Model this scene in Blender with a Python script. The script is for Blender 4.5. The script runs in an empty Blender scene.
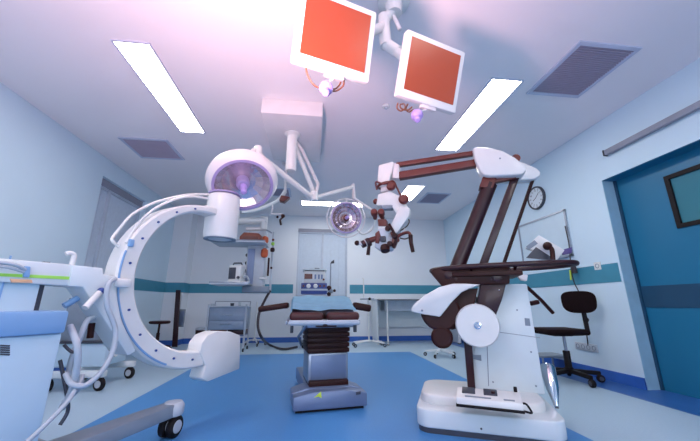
import bpy, bmesh, math, random
from mathutils import Vector, Matrix, Euler
random.seed(4)
scn = bpy.context.scene
col = scn.collection
V = Vector
PI = math.pi

# ------------------------------------------------------------------ camera
FPX, PITCH, YAW, HC = 314.07, .2595, .1181, .8
FW = V((math.sin(YAW)*math.cos(PITCH), math.cos(YAW)*math.cos(PITCH), math.sin(PITCH)))
RT = V((math.cos(YAW), -math.sin(YAW), 0))
UP = RT.cross(FW)
CAM = V((0, 0, HC))
cd = bpy.data.cameras.new('camera'); cam = bpy.data.objects.new('camera', cd); col.objects.link(cam)
cd.sensor_width = 36; cd.lens = 36*FPX/700; cd.clip_start = .05
cam.matrix_world = Matrix(((RT.x, UP.x, -FW.x, 0), (RT.y, UP.y, -FW.y, 0), (RT.z, UP.z, -FW.z, HC), (0, 0, 0, 1)))
scn.camera = cam

def P(px, py, x=None, y=None, z=None):
    """measured point of the photo at a known world x, y or z"""
    d = FW + RT*((px-350)/FPX) - UP*((py-220.5)/FPX)
    for k, v in enumerate((x, y, z)):
        if v is not None:
            return CAM + d*((v-CAM[k])/d[k])
def PL(px, py, q, n):
    d = FW + RT*((px-350)/FPX) - UP*((py-220.5)/FPX)
    return CAM + d*((V(q)-CAM).dot(n)/d.dot(n))

# ------------------------------------------------------------------ materials
def lin(h):
    h = h.lstrip('#'); r = []
    for i in (0, 2, 4):
        v = int(h[i:i+2], 16)/255
        r.append(v/12.92 if v <= .04045 else ((v+.055)/1.055)**2.4)
    return (*r, 1)
MATS = {}
def mat(name, hexc, rough=.5, metal=0, vary=.06, scale=8, coat=0, bump=0, emit=None, estr=0, spec=None, trans=0):
    m = bpy.data.materials.new(name); m.use_nodes = True
    nt = m.node_tree; b = nt.nodes['Principled BSDF']
    b.inputs['Roughness'].default_value = rough; b.inputs['Metallic'].default_value = metal
    b.inputs['Coat Weight'].default_value = coat
    if spec is not None: b.inputs['Specular IOR Level'].default_value = spec
    if trans: b.inputs['Transmission Weight'].default_value = trans
    c = lin(hexc)
    if vary:
        tc = nt.nodes.new('ShaderNodeTexCoord'); nz = nt.nodes.new('ShaderNodeTexNoise')
        nz.inputs['Scale'].default_value = scale; nz.inputs['Detail'].default_value = 3
        nt.links.new(tc.outputs['Object'], nz.inputs['Vector'])
        rp = nt.nodes.new('ShaderNodeValToRGB')
        rp.color_ramp.elements[0].position = .3; rp.color_ramp.elements[1].position = .7
        rp.color_ramp.elements[0].color = (*[v*(1-vary) for v in c[:3]], 1)
        rp.color_ramp.elements[1].color = (*[min(1, v*(1+vary)) for v in c[:3]], 1)
        nt.links.new(nz.outputs['Fac'], rp.inputs['Fac']); nt.links.new(rp.outputs['Color'], b.inputs['Base Color'])
        if bump:
            bp = nt.nodes.new('ShaderNodeBump'); bp.inputs['Strength'].default_value = bump
            nt.links.new(nz.outputs['Fac'], bp.inputs['Height']); nt.links.new(bp.outputs['Normal'], b.inputs['Normal'])
    else:
        b.inputs['Base Color'].default_value = c
    if emit:
        b.inputs['Emission Color'].default_value = lin(emit); b.inputs['Emission Strength'].default_value = estr
    MATS[name] = m
    return m
WALL = mat('wall_paint', '#c9e0f0', .6, vary=.02, scale=1.5)
WALLB = mat('wall_paint_flare_pale', '#dce3ec', .6, vary=.02, scale=1.5)  # back wall: lens-flare whitening put into the paint colour
CEIL = mat('ceiling_paint', '#efebf0', .7, vary=.015, scale=1)
TEAL = mat('teal_band', '#3d8aa4', .5, vary=.04)
BLUEBASE = mat('blue_skirting', '#2f63b8', .5)
TRIMG = mat('grey_trim', '#8f93a3', .5)
WFRAME = mat('window_frame_paint', '#b8c4d6', .45)
BLIND = mat('blind_fabric', '#c3d2e4', .7, vary=.03, scale=20)
DOORB = mat('door_blue', '#176e94', .4, vary=.03, scale=2)
DOORD = mat('door_dark_band', '#1c4664', .4)
JAMB = mat('jamb_paint', '#95bdd4', .5)
WHITE = mat('white_plastic', '#dcdfe0', .35, vary=.02, coat=.2)
WHITEB = mat('bluish_white_plastic', '#d3dee4', .35, vary=.02, coat=.2)
PANELB = mat('pale_blue_panel', '#b9d4e6', .4, vary=.02)
PANELM = mat('mid_blue_panel', '#7fa9d6', .4, vary=.02)
GREYP = mat('grey_plastic', '#7d8a99', .45)
GREYD = mat('dark_grey_plastic', '#3b3f4c', .45)
GREYL = mat('light_grey_plastic', '#b9c3cf', .4)
MAROON = mat('maroon_metal', '#2e0e17', .36, vary=.08, coat=.1, spec=.4)
MAROOND = mat('dark_maroon_plastic', '#2e0a08', .5, vary=.1, spec=.3)
RUSTM = mat('red_brown_metal', '#632621', .4, vary=.1)
BLACKP = mat('black_rubber', '#110a0e', .6, spec=.3)
CHAIRF = mat('chair_fabric', '#16070a', .9, spec=.2, vary=.2, scale=60)
STEEL = mat('brushed_steel', '#98a2b2', .34, metal=.7, vary=.06)
STEELB = mat('blue_grey_steel', '#7182a2', .38, metal=.35, vary=.05)
CARTM = mat('cart_grey_paint', '#93a3b8', .4, metal=.2)
CHROME = mat('chrome', '#d8dde4', .12, metal=1, vary=0)
MIRROR = mat('lamp_reflector', '#d6ccd4', .22, metal=.75, vary=.1, scale=14)
LAMPW = mat('lamp_shell', '#dcd9dd', .35, vary=.02)
LAMPR = mat('lamp_rim', '#a295c4', .35, vary=.03)
PURPLE = mat('purple_handle', '#b098dc', .35, vary=.05)
PURPLED = mat('purple_dark', '#4c3a7a', .4, vary=.05)
SCREEN = mat('flare_tint_screen', '#7a3322', .25, vary=.05, scale=3, emit='#c85a32', estr=.28)  # lens-flare tint painted on the screens as orange colour and glow
SCREEND = mat('dark_red_screen', '#5a1d17', .25, vary=.05)
DRAPE = mat('blue_drape', '#a0d3f0', .8, vary=.06, scale=14, bump=.15)
MATTR = mat('maroon_cushion', '#431819', .5, vary=.08)
BLUEBOLT = mat('blue_bolt', '#27468f', .4)
GREEN = mat('green_stripe', '#9ede5a', .5)
PEACH = mat('peach_label', '#e9b58e', .5)
HOSE = mat('grey_hose', '#a9b6c4', .5)
HOSED = mat('dark_hose', '#2b2430', .5)
ORANGE = mat('orange_bag', '#c5582e', .4, vary=.12)
BROWN = mat('brown_box', '#7c3a2c', .5, vary=.1)
BLUEM = mat('machine_blue', '#3b4f93', .4)
PAPER = mat('clock_face', '#d7e2ec', .5, vary=0)
BOARD = mat('whiteboard_surface', '#c4d9e8', .4, vary=.02)
YG = mat('yellow_green_tag', '#c8e04a', .5)
VENTM = mat('vent_slats', '#9a97ac', .6, vary=.03)
VENTF = mat('vent_frame', '#bcc4da', .5, vary=.02)
WIRE = mat('brown_wire', '#7d4a34', .5)
LIGHTM = mat('light_diffuser', '#ffffff', .5, vary=0, emit='#fff9f2', estr=17)
def glass(name, hexc):
    m = mat(name, hexc, .05, vary=0)
    return m
GLASSD = mat('door_pane', '#3f7f8e', .06, vary=0, spec=.9)

def floor_material():
    m = bpy.data.materials.new('vinyl_floor'); m.use_nodes = True; nt = m.node_tree; N = nt.nodes; Lk = nt.links
    b = N['Principled BSDF']; b.inputs['Roughness'].default_value = .38
    tc = N.new('ShaderNodeTexCoord'); sp = N.new('ShaderNodeSeparateXYZ'); Lk.new(tc.outputs['Object'], sp.inputs[0])
    def cmp(out, op, v):
        n = N.new('ShaderNodeMath'); n.operation = op; Lk.new(out, n.inputs[0]); n.inputs[1].default_value = v; return n.outputs[0]
    def mul(a, c, op='MULTIPLY'):
        n = N.new('ShaderNodeMath'); n.operation = op; Lk.new(a, n.inputs[0]); Lk.new(c, n.inputs[1]); return n.outputs[0]
    X, Y = sp.outputs[0], sp.outputs[1]
    centre = mul(mul(cmp(X, 'GREATER_THAN', -1.5), cmp(X, 'LESS_THAN', 1.72)), cmp(Y, 'LESS_THAN', 5.68))
    border = cmp(X, 'GREATER_THAN', 2.86)
    nz = N.new('ShaderNodeTexNoise'); nz.inputs['Scale'].default_value = 90; nz.inputs['Detail'].default_value = 4
    Lk.new(tc.outputs['Object'], nz.inputs['Vector'])
    nb = N.new('ShaderNodeTexNoise'); nb.inputs['Scale'].default_value = 1.6; Lk.new(tc.outputs['Object'], nb.inputs['Vector'])
    def mix(fac, a, c):
        n = N.new('ShaderNodeMix'); n.data_type = 'RGBA'; Lk.new(fac, n.inputs['Factor'])
        for k, v in ((6, a), (7, c)):
            if hasattr(v, 'node'): Lk.new(v, n.inputs[k])
            else: n.inputs[k].default_value = v
        return n.outputs[2]
    light = mix(nz.outputs['Fac'], lin('#97b4cc'), lin('#b2cadb'))
    blue = mix(nz.outputs['Fac'], lin('#3a7cbc'), lin('#5093d0'))
    dark = mix(nz.outputs['Fac'], lin('#25569c'), lin('#3369ae'))
    c = mix(centre, light, blue); c = mix(border, c, dark)
    Lk.new(c, b.inputs['Base Color'])
    return m
FLOOR = floor_material()

# ------------------------------------------------------------------ mesh builder
class MB:
    def __init__(self): self.bm = bmesh.new()
    def add(self, tb):
        me = bpy.data.meshes.new('t'); tb.to_mesh(me); tb.free(); self.bm.from_mesh(me); bpy.data.meshes.remove(me); return self
    def box(self, c, s, rot=None, bev=0, seg=2):
        tb = bmesh.new(); bmesh.ops.create_cube(tb, size=1)
        bmesh.ops.scale(tb, vec=V(s), verts=tb.verts)
        if bev: bmesh.ops.bevel(tb, geom=tb.edges[:], offset=min(bev, min(s)*.49), segments=seg, affect='EDGES', profile=.5)
        M = Matrix.Translation(V(c))
        if rot is not None: M = M @ (rot.to_4x4() if hasattr(rot, 'to_4x4') else Euler(rot).to_matrix().to_4x4())
        bmesh.ops.transform(tb, matrix=M, verts=tb.verts)
        return self.add(tb)
    def bb(self, a, b, bev=0):
        a, b = V(a), V(b); return self.box((a+b)/2, [abs(b[i]-a[i]) for i in range(3)], None, bev)
    def prism(self, pts, vec, bev=0, seg=2):
        tb = bmesh.new(); pts = [V(p) for p in pts]; vec = V(vec)
        a = [tb.verts.new(p) for p in pts]; b = [tb.verts.new(p+vec) for p in pts]; n = len(a)
        tb.faces.new(a); tb.faces.new(b[::-1])
        for i in range(n): tb.faces.new((a[i], b[i], b[(i+1) % n], a[(i+1) % n]))
        bmesh.ops.recalc_face_normals(tb, faces=tb.faces)
        if bev: bmesh.ops.bevel(tb, geom=tb.edges[:], offset=bev, segments=seg, affect='EDGES', profile=.5, clamp_overlap=True)
        return self.add(tb)
    def tube(self, pts, r, n=10, closed=False, smooth=0, flat=None):
        pts = [V(p) for p in pts]
        if smooth:
            q = []; m = len(pts)
            for i in range(m if closed else m-1):
                g = lambda k: pts[k % m] if closed else pts[max(0, min(m-1, k))]
                p0, p1, p2, p3 = g(i-1), g(i), g(i+1), g(i+2)
                for k in range(smooth):
                    t = k/smooth
                    q.append(.5*((2*p1)+(p2-p0)*t+(2*p0-5*p1+4*p2-p3)*t*t+(3*p1-p0-3*p2+p3)*t**3))
            if not closed: q.append(pts[-1])
            pts = q
        m = len(pts); rr = r if isinstance(r, (list, tuple)) else None
        tb = bmesh.new(); rings = []; nrm = None
        for i in range(m):
            if closed: t = (pts[(i+1) % m]-pts[i-1])
            else: t = pts[min(m-1, i+1)]-pts[max(0, i-1)]
            if t.length < 1e-9: t = V((0, 0, 1))
            t.normalize()
            if nrm is None:
                nrm = t.orthogonal().normalized() if flat is None else (V(flat)-t*V(flat).dot(t)).normalized()
            else:
                nrm = (nrm-t*nrm.dot(t)); nrm = nrm.normalized() if nrm.length > 1e-6 else t.orthogonal().normalized()
            bn = t.cross(nrm)
            rad = r if rr is None else (rr[0]+(rr[-1]-rr[0])*i/(m-1) if len(rr) == 2 else rr[min(i, len(rr)-1)])
            rings.append([tb.verts.new(pts[i]+(nrm*math.cos(2*PI*k/n)+bn*math.sin(2*PI*k/n))*rad) for k in range(n)])
        for i in range(m if closed else m-1):
            A, B = rings[i], rings[(i+1) % m]
            for k in range(n): tb.faces.new((A[k], A[(k+1) % n], B[(k+1) % n], B[k]))
        if not closed: tb.faces.new(rings[0][::-1]); tb.faces.new(rings[-1])
        bmesh.ops.recalc_face_normals(tb, faces=tb.faces)
        return self.add(tb)
    def lathe(self, prof, o, axis=(0, 0, 1), n=28):
        ax = V(axis).normalized(); e1 = ax.orthogonal().normalized(); e2 = ax.cross(e1); o = V(o)
        tb = bmesh.new(); rings = []
        for r, h in prof:
            if r < 1e-6: rings.append([tb.verts.new(o+ax*h)])
            else: rings.append([tb.verts.new(o+ax*h+(e1*math.cos(2*PI*k/n)+e2*math.sin(2*PI*k/n))*r) for k in range(n)])
        for A, B in zip(rings[:-1], rings[1:]):
            for k in range(n):
                k2 = (k+1) % n
                if len(A) == 1 and len(B) == 1: continue
                if len(A) == 1: tb.faces.new((A[0], B[k2], B[k]))
                elif len(B) == 1: tb.faces.new((A[k], A[k2], B[0]))
                else: tb.faces.new((A[k], A[k2], B[k2], B[k]))
        for R in (rings[0], rings[-1]):
            if len(R) > 1 and (prof[0] != prof[-1]): tb.faces.new(R)
        bmesh.ops.recalc_face_normals(tb, faces=tb.faces)
        return self.add(tb)
    def cyl(self, a, b, r, n=20, bev=0):
        a, b = V(a), V(b); L = (b-a).length
        if bev: pr = [(0, 0), (r-bev, 0), (r, bev), (r, L-bev), (r-bev, L), (0, L)]
        else: pr = [(0, 0), (r, 0), (r, L), (0, L)]
        return self.lathe(pr, a, b-a, n)
    def ball(self, c, r, s=(1, 1, 1)):
        tb = bmesh.new(); bmesh.ops.create_uvsphere(tb, u_segments=20, v_segments=12, radius=r)
        bmesh.ops.scale(tb, vec=V(s), verts=tb.verts); bmesh.ops.translate(tb, vec=V(c), verts=tb.verts)
        return self.add(tb)
    def build(self, name, material, parent=None, kind=None):
        me = bpy.data.meshes.new(name); self.bm.to_mesh(me); self.bm.free()
        me.materials.append(material)
        for p in me.polygons: p.use_smooth = True
        me.set_sharp_from_angle(angle=math.radians(38))
        o = bpy.data.objects.new(name, me); col.objects.link(o)
        if parent is not None:
            o.parent = parent
            o.matrix_parent_inverse = world_of(parent).inverted()
        if kind: o['kind'] = kind
        return o
def world_of(o):
    m = Matrix.Translation(o.location) if o.type == 'EMPTY' else Matrix.Identity(4)
    return m
def thing(name, label, cat, loc, group=None):
    o = bpy.data.objects.new(name, None); col.objects.link(o); o.location = V(loc); o.empty_display_size = .1
    o['label'] = label; o['category'] = cat
    if group: o['group'] = group
    return o
def tag(o, label, cat, group=None):
    o['label'] = label; o['category'] = cat
    if group: o['group'] = group
    return o
def copy_tree(o, parent=None):
    c = o.copy(); col.objects.link(c)
    if parent is not None: c.parent = parent
    for ch in list(o.children): copy_tree(ch, c)
    return c
def caster(root, p, r=.03, w=.022, dirv=(1, 0, 0), m=None, stem=True, hub=None):
    """a swivel wheel whose lowest point is p"""
    d = V(dirv).normalized(); c = V(p)+V((0, 0, r))
    o = MB().lathe([(0, -w/2), (r*.8, -w/2), (r, -w*.3), (r, w*.3), (r*.8, w/2), (0, w/2)], c, d, 18).build('caster', m or BLACKP, root)
    MB().lathe([(0, -w*.62), (r*.55, -w*.62), (r*.55, w*.62), (0, w*.62)], c, d, 16).build('hub', hub or GREYP, o)
    return o

# ------------------------------------------------------------------ the room
XL, XR, YB, H, YF = -2.99, 3.226, 7.30, 2.83, -2.2
T = .12
MB().bb((XL-T, YF-T, -.1), (XR+.5, YB+.4, 0)).build('floor', FLOOR, kind='structure')
MB().bb((XL-T, YF-T, H), (XR+.5, YB+.4, H+.1)).build('ceiling', CEIL, kind='structure')
def wall_with_hole(mb, ax, c0, c1, a0, a1, ha, hb, z0, z1):
    """slab along y (ax=0) or x (ax=1) with one rectangular opening"""
    def bb(u0, u1, w0, w1):
        if u1-u0 < 1e-4 or w1-w0 < 1e-4: return
        if ax == 0: mb.bb((c0, u0, w0), (c1, u1, w1))
        else: mb.bb((u0, c0, w0), (u1, c1, w1))
    bb(a0, ha, 0, H); bb(hb, a1, 0, H); bb(ha, hb, 0, z0); bb(ha, hb, z1, H)
# left wall with a window recess
W1 = (4.53, 5.75, .95, 2.56)
m = MB(); wall_with_hole(m, 0, XL-.16, XL, YF, YB, W1[0], W1[1], W1[2], W1[3]); m.build('wall_left', WALL, kind='structure')
# right wall with the sliding door recess
DY0, DY1, DZ = .55, 2.97, 2.15
RD = .20
m = MB(); wall_with_hole(m, 0, XR, XR+RD, YF, YB, DY0, DY1, 0, DZ); m.build('wall_right', WALL, kind='structure')
# back wall with a window recess and a pier in the left corner
W2 = (-.36, .80, .95, 2.52)
m = MB(); wall_with_hole(m, 1, YB, YB+.14, XL, XR, W2[0], W2[1], W2[2], W2[3])
m.bb((XL, 6.97, 0), (-2.635, YB, H)); m.build('wall_back', WALLB, kind='structure')
m = MB(); m.bb((XL, YF-T, 0), (XR, YF, H)); m.build('wall_front', WALL, kind='structure')
# coloured band
S1, S2, e = 1.027, 1.225, .006
m = MB(); m.bb((XL, 5.75, S1), (XL+e, 6.97, S2)); m.bb((XL, 6.97-e, S1), (-2.635, 6.97, S2)); m.bb((-2.635, 6.97-e, S1), (-2.635+e, YB, S2))
m.bb((-2.63, YB-e, S1), (W2[0]-.06, YB, S2)); m.bb((W2[1]+.06, YB-e, S1), (XR, YB, S2)); m.build('trim_1', TEAL, kind='structure')
m = MB(); m.bb((XR-e, DY1+.02, S1), (XR, YB-e, S2)); m.build('trim_2', TEAL, kind='structure')
# skirting
bh = .105
m = MB(); m.bb((XL, YF, 0), (XL+.012, 6.97, bh)); m.build('baseboard_left', BLUEBASE, kind='structure')
m = MB(); m.bb((XL+.012, 6.958, 0), (-2.623, 6.97, bh)); m.bb((-2.635, 6.97, 0), (-2.623, YB-.012, bh)); m.bb((-2.635, YB-.012, 0), (XR-.012, YB, bh)); m.build('baseboard_back', BLUEBASE, kind='structure')
m = MB(); m.bb((XR-.012, DY1, 0), (XR, YB-.012, bh)); m.bb((XR-.012, DY1, 0), (XR+.15, DY1+.012, .085)); m.build('baseboard_right', BLUEBASE, kind='structure')

def blind_window(name, ax, c, a0, a1, z0, z1, mull, box_h, sill, inset, sgn):
    """window with a roller box, frame, mullions and closed vertical blinds; ax 0: lies in a wall x=c, ax 1: y=c"""
    r = bpy.data.objects.new(name, None); col.objects.link(r); r['kind'] = 'structure'
    r.location = (c, (a0+a1)/2, z0) if ax == 0 else ((a0+a1)/2, c, z0)
    def bb(mb, u0, u1, d0, d1, w0, w1, bev=0):
        if ax == 0: mb.bb((c+sgn*d0, u0, w0), (c+sgn*d1, u1, w1), bev)
        else: mb.bb((u0, c+sgn*d0, w0), (u1, c+sgn*d1, w1), bev)
    f = MB(); t = .035
    bb(f, a0, a0+t, inset-.03, inset+.02, z0, z1-box_h); bb(f, a1-t, a1, inset-.03, inset+.02, z0, z1-box_h)
    bb(f, a0, a1, inset-.03, inset+.02, z1-box_h-t, z1-box_h); bb(f, a0, a1, inset-.03, inset+.02, z0, z0+t)
    for q in mull: bb(f, q-.02, q+.02, inset-.035, inset+.02, z0, z1-box_h)
    f.build('window_frame', WFRAME, r)
    b = MB(); bb(b, a0, a1, inset-.05, inset+.05, z1-box_h, z1); b.build('roller_box', TRIMG, r)
    g = MB(); n = int((a1-a0)/.09)
    for i in range(n):
        u0 = a0+(a1-a0)*i/n
        bb(g, u0+.002, a0+(a1-a0)*(i+1)/n-.002, inset+.0, inset+(.012 if i % 2 else .018), z0+.03, z1-box_h-.03)
    bb(g, a0, a1, inset+.02, inset+.03, z0, z1-box_h)
    g.build('blind', BLIND, r)
    s = MB(); bb(s, a0-.06, a1+.06, -sill, inset+.02, z0-.03, z0, .004); s.build('sill', WFRAME, r)
    return r
blind_window('window_1', 0, XL, *W1, mull=[4.88], box_h=.1, sill=.03, inset=.11, sgn=-1)
blind_window('window_2', 1, YB, *W2, mull=[.22], box_h=.07, sill=.05, inset=.07, sgn=1)

# sliding door in the right-hand recess
dr = bpy.data.objects.new('door_1', None); col.objects.link(dr); dr['kind'] = 'structure'; dr.location = (XR+.17, 1.7, 0)
XD = XR+.155
wy1 = P(664, 177, x=XD).y; wz1 = P(664, 177, x=XD).z; wz0 = P(681, 228, x=XD).z
wy0 = wy1-.62
m = MB()
def door_slab(mb, x0, x1, y0, y1, z0, z1, hy0, hy1, hz0, hz1):
    mb.bb((x0, y0, z0), (x1, hy0, z1)); mb.bb((x0, hy1, z0), (x1, y1, z1)); mb.bb((x0, hy0, z0), (x1, hy1, hz0)); mb.bb((x0, hy0, hz1), (x1, hy1, z1))
door_slab(m, XD, XD+.04, DY0, DY1, 0, DZ, wy0, wy1, wz0, wz1); m.build('door_leaf', DOORB, dr)
m = MB(); fw = .04
m.bb((XD-.012, wy0, wz0), (XD+.03, wy0+fw, wz1)); m.bb((XD-.012, wy1-fw, wz0), (XD+.03, wy1, wz1)); m.bb((XD-.012, wy0+fw, wz0), (XD+.03, wy1-fw, wz0+fw)); m.bb((XD-.012, wy0+fw, wz1-fw), (XD+.03, wy1-fw, wz1)); m.build('window_frame', BLACKP, dr)
m = MB(); m.bb((XD+.008, wy0+fw, wz0+fw), (XD+.016, wy1-fw, wz1-fw)); m.build('pane', GLASSD, dr)
bz0, bz1 = P(655, 307.5, x=XD).z, P(650, 286, x=XD).z
m = MB(); m.bb((XD-.008, DY0, bz0), (XD, DY1-.0, bz1)); m.build('dark_band', DOORD, dr)
m = MB(); m.bb((XR+.002, DY1-.006, 0), (XD, DY1, DZ), 0); m.bb((XR+.002, DY0, 0), (XD, DY0+.006, DZ)); m.build('jamb', JAMB, dr)
m = MB(); m.bb((XR+.002, DY0, DZ-.006), (XD, DY1-.006, DZ)); m.build('soffit', DOORB, dr)
m = MB(); m.bb((XD-.02, DY1-.03, 0), (XD, DY1-.006, DZ-.006)); m.build('door_stop', DOORD, dr)
r0 = P(606, 153, x=XR-.03)
m = MB(); m.bb((XR-.055, .3, r0.z-.03), (XR-.012, r0.y, r0.z+.03), .006)
o = m.build('curtain_rail', TRIMG); tag(o, 'long grey rail fixed to the right wall above the blue door', 'rail')
m = MB(); m.bb((XR-.06, r0.y, r0.z-.034), (XR-.008, r0.y+.015, r0.z+.034), .004); m.build('end_cap', GREYD, o)
m = MB()
for yy in (.6, 1.4, 2.2, 2.75): m.bb((XR-.014, yy-.02, r0.z-.02), (XR, yy+.02, r0.z+.02))
m.build('bracket', GREYD, o)

# ------------------------------------------------------------------ ceiling fittings
def ceiling_light(x0, x1, y0, y1, label):
    t = thing('ceiling_light', label, 'light', ((x0+x1)/2, (y0+y1)/2, H), 'recessed ceiling lights')
    f = MB(); w = .014; z0, z1 = H-.012, H
    f.bb((x0-w, y0-w, z0), (x1+w, y0, z1)); f.bb((x0-w, y1, z0), (x1+w, y1+w, z1)); f.bb((x0-w, y0, z0), (x0, y1, z1)); f.bb((x1, y0, z0), (x1+w, y1, z1))
    f.build('frame', VENTF, t)
    d = MB(); d.bb((x0, y0, H-.008), (x1, y1, H-.001)); d.build('diffuser', LIGHTM, t)
    return t
ceiling_light(-1.63, -1.365, 2.26, 3.62, 'long white ceiling light on the left, between the white box mount and left wall')
ceiling_light(1.61, 1.90, 2.31, 3.70, 'long white ceiling light on the right, above the horizontal microscope arms')
ceiling_light(1.64, 1.93, 5.05, 5.86, 'short white ceiling light seen beside the microscope head, near the back vent')
ceiling_light(-.26, 1.02, 6.14, 6.40, 'crosswise white ceiling light in front of the back window, behind the small lamp')
ceiling_light(-1.665, -1.37, -1.0, .4, 'added unseen white ceiling light over the camera end of the room, on the left')  # unseen panel, added to raise the room's brightness
ceiling_light(1.61, 1.90, -1.0, .4, 'added unseen white ceiling light over the camera end of the room, on the right')  # its unseen twin, added for brightness as well
def vent(x0, x1, y0, y1, label):
    t = thing('ceiling_vent', label, 'vent', ((x0+x1)/2, (y0+y1)/2, H), 'square ceiling vents')
    w = .035; z0, z1 = H-.014, H; f = MB()
    f.bb((x0, y0, z0), (x1, y0+w, z1)); f.bb((x0, y1-w, z0), (x1, y1, z1)); f.bb((x0, y0+w, z0), (x0+w, y1-w, z1)); f.bb((x1-w, y0+w, z0), (x1, y1-w, z1))
    f.build('frame', VENTF, t)
    s = MB(); n = 26
    for i in range(n):
        yy = y0+w+(y1-y0-2*w)*(i+.5)/n
        s.box(((x0+x1)/2, yy, H-.007), (x1-x0-2*w, .011, .009), (.5, 0, 0))
    s.bb((x0+w, y0+w, H-.003), (x1-w, y1-w, H-.001))
    s.build('slats', VENTM, t)
vent(2.06, 2.62, 1.82, 2.47, 'big grey square ceiling vent near the right wall')
vent(-2.48, -1.89, 3.86, 4.44, 'grey square ceiling vent near the left wall window')
vent(2.10, 2.58, 5.37, 5.98, 'small far ceiling vent near the back right corner of the ceiling')
vent(-.95, -.45, 5.45, 5.9, 'pale far ceiling vent left of the crosswise ceiling light')
q = P(386, 106, z=H)
t = thing('smoke_detector', 'small round white detector on the ceiling left of the right monitor', 'detector', (q.x, q.y, H))
MB().lathe([(0, 0), (.04, 0), (.04, -.012), (.03, -.02), (0, -.02)], (q.x, q.y, H)).build('base', WHITE, t)
MB().lathe([(0, -.018), (.018, -.018), (.014, -.035), (0, -.038)], (q.x, q.y, H)).build('sensor', GREYL, t)

# ceiling-mounted box with the column that carries the lamps
t = thing('ceiling_mount', 'white boxed ceiling mount with a thick vertical column for the lamps', 'ceiling mount', (-.25, 3.4, H))
bz = 2.66
m = MB(); m.bb((-.565, 2.86, bz), (.055, 3.95, H), .006); m.build('cover_box', LAMPW, t)
cy = 3.25
ct, cb = P(293, 128, y=cy), P(293, 170, y=cy)
m = MB(); m.lathe([(0, .02), (.09, .02), (.09, -.01), (.062, -.03), (.058, -.04), (.058, cb.z-bz), (.05, cb.z-bz-.012), (0, cb.z-bz-.012)], (ct.x, cy, bz)); m.build('column', WHITE, t)
CX = ct.x
# third, thin arm behind the column leading to the hub
hub = P(314, 196, y=3.6)
m = MB(); m.tube([P(295, 146, y=3.27), P(299, 156, y=3.34), P(312, 188, y=3.57), hub+V((0, 0, .02))], .026, 12); m.build('hanger_arm', WHITE, t)
m = MB(); m.tube([P(295, 140, y=3.3), P(302, 150, y=3.38), P(318, 184, y=3.62), hub+V((.02, .02, .02))], .02, 10); m.build('hanger_arm', LAMPW, t)
m = MB(); m.cyl(hub+V((0, 0, .05)), hub-V((0, 0, .06)), .05, 20, .008); m.build('joint', WHITE, t)

def lamp_head(root, c, axis, R, depth, fl=1.0):
    """round operating lamp: shell, rim, faceted mirror, glass rim, central handle; axis points where it shines"""
    ax = V(axis).normalized(); c = V(c)
    MB().lathe([(0, -depth), (R*.35, -depth), (R*.8*fl, -depth*.8), (R*1.0*fl, -depth*.55), (R*fl*1.02, -depth*.3), (R*(.4+.6*fl), 0), (R, .03), (R*.955, .035), (R*.94, .0), (R*.9, -depth*.15), (0, -depth*.8)], c, ax, 48).build('shell', LAMPW, root)
    MB().lathe([(R*.955, .03), (R*.955, .042), (R*.87, .042), (R*.86, .02), (R*.955, .03)], c, ax, 48).build('rim', LAMPR, root)
    # mirror made of petals
    mb = MB()
    prof = [(R*.2, -depth*.5), (R*.42, -depth*.42), (R*.66, -depth*.2), (R*.86, .018)]
    mb.lathe(prof+[(R*.86, -depth*.1), (R*.2, -depth*.6), prof[0]], c, ax, 18)
    e1 = ax.orthogonal().normalized(); e2 = ax.cross(e1)
    mo = mb.build('mirror', MIRROR, root)
    for p in mo.data.polygons: p.use_smooth = False
    h = MB(); h.lathe([(0, -depth*.5), (R*.2, -depth*.5), (R*.22, -.0), (R*.19, .03), (R*.1, .035), (0, .035)], c, ax, 24); ho = h.build('hub', LAMPR if R > .25 else RUSTM, root)
    MB().lathe([(0, .02), (R*.1, .02), (R*.115, .05), (R*.09, .10), (R*.1, .125), (R*.06, .14), (0, .142)], c, ax, 20).build('handle', PURPLE, root)

big_c = P(243, 184, y=2.62)
t = thing('operating_lamp', 'large round operating lamp with mirrored dish above the white C-shaped arm', 'operating lamp', hub, 'operating lamps')
view = (CAM-big_c).normalized()
axb = V((.2, -.5, -.66)).normalized()
R1 = .262
lamp_head(t, big_c, axb, R1, .125, 1.12)
top = P(258, 152, y=2.95)
back = big_c-axb*.12
m = MB(); m.tube([hub+V((0, 0, -.03)), hub+V((-.06, -.05, -.01)), P(262, 158, y=3.0), top], .034, 12); m.build('spring_arm', WHITE, t)
m = MB(); m.tube([top, P(253, 152, y=2.9), back+V((.12, .1, .12)), back], .026, 12, smooth=5); m.build('yoke', LAMPW, t)
m = MB(); m.cyl(top+V((0, 0, .06)), top-V((0, 0, .05)), .04, 16, .008); m.build('joint', WHITE, t)
sm_c = P(346, 218, y=4.0)
t = thing('operating_lamp', 'small round operating lamp with mirrored dish over the operating table', 'operating lamp', hub, 'operating lamps')
axs = (V((.15, -.4, -.0))+(CAM-sm_c).normalized()*.8).normalized()
lamp_head(t, sm_c, axs, .215, .1)
el = P(353, 187, y=3.95); el2 = P(354, 199, y=3.95); el3 = P(376, 213, y=4.0)
m = MB(); m.tube([hub+V((0, 0, -.01)), hub+V((.05, .05, .01)), el], .026, 12); m.build('spring_arm', WHITE, t)
m = MB(); m.tube([el+V((0, 0, .04)), el2], .022, 12); m.tube([el2, el2+V((.03, 0, -.01)), el3], .018, 10); m.build('drop_arm', LAMPW, t)
bk = sm_c-axs*.09
m = MB(); m.tube([el3, P(373, 228, y=4.1), P(362, 234, y=4.15), bk+V((.12, .05, -.05)), bk], .014, 10, smooth=5); m.build('yoke', WHITE, t)
u1 = axs.orthogonal().normalized(); u2 = axs.cross(u1)
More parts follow.
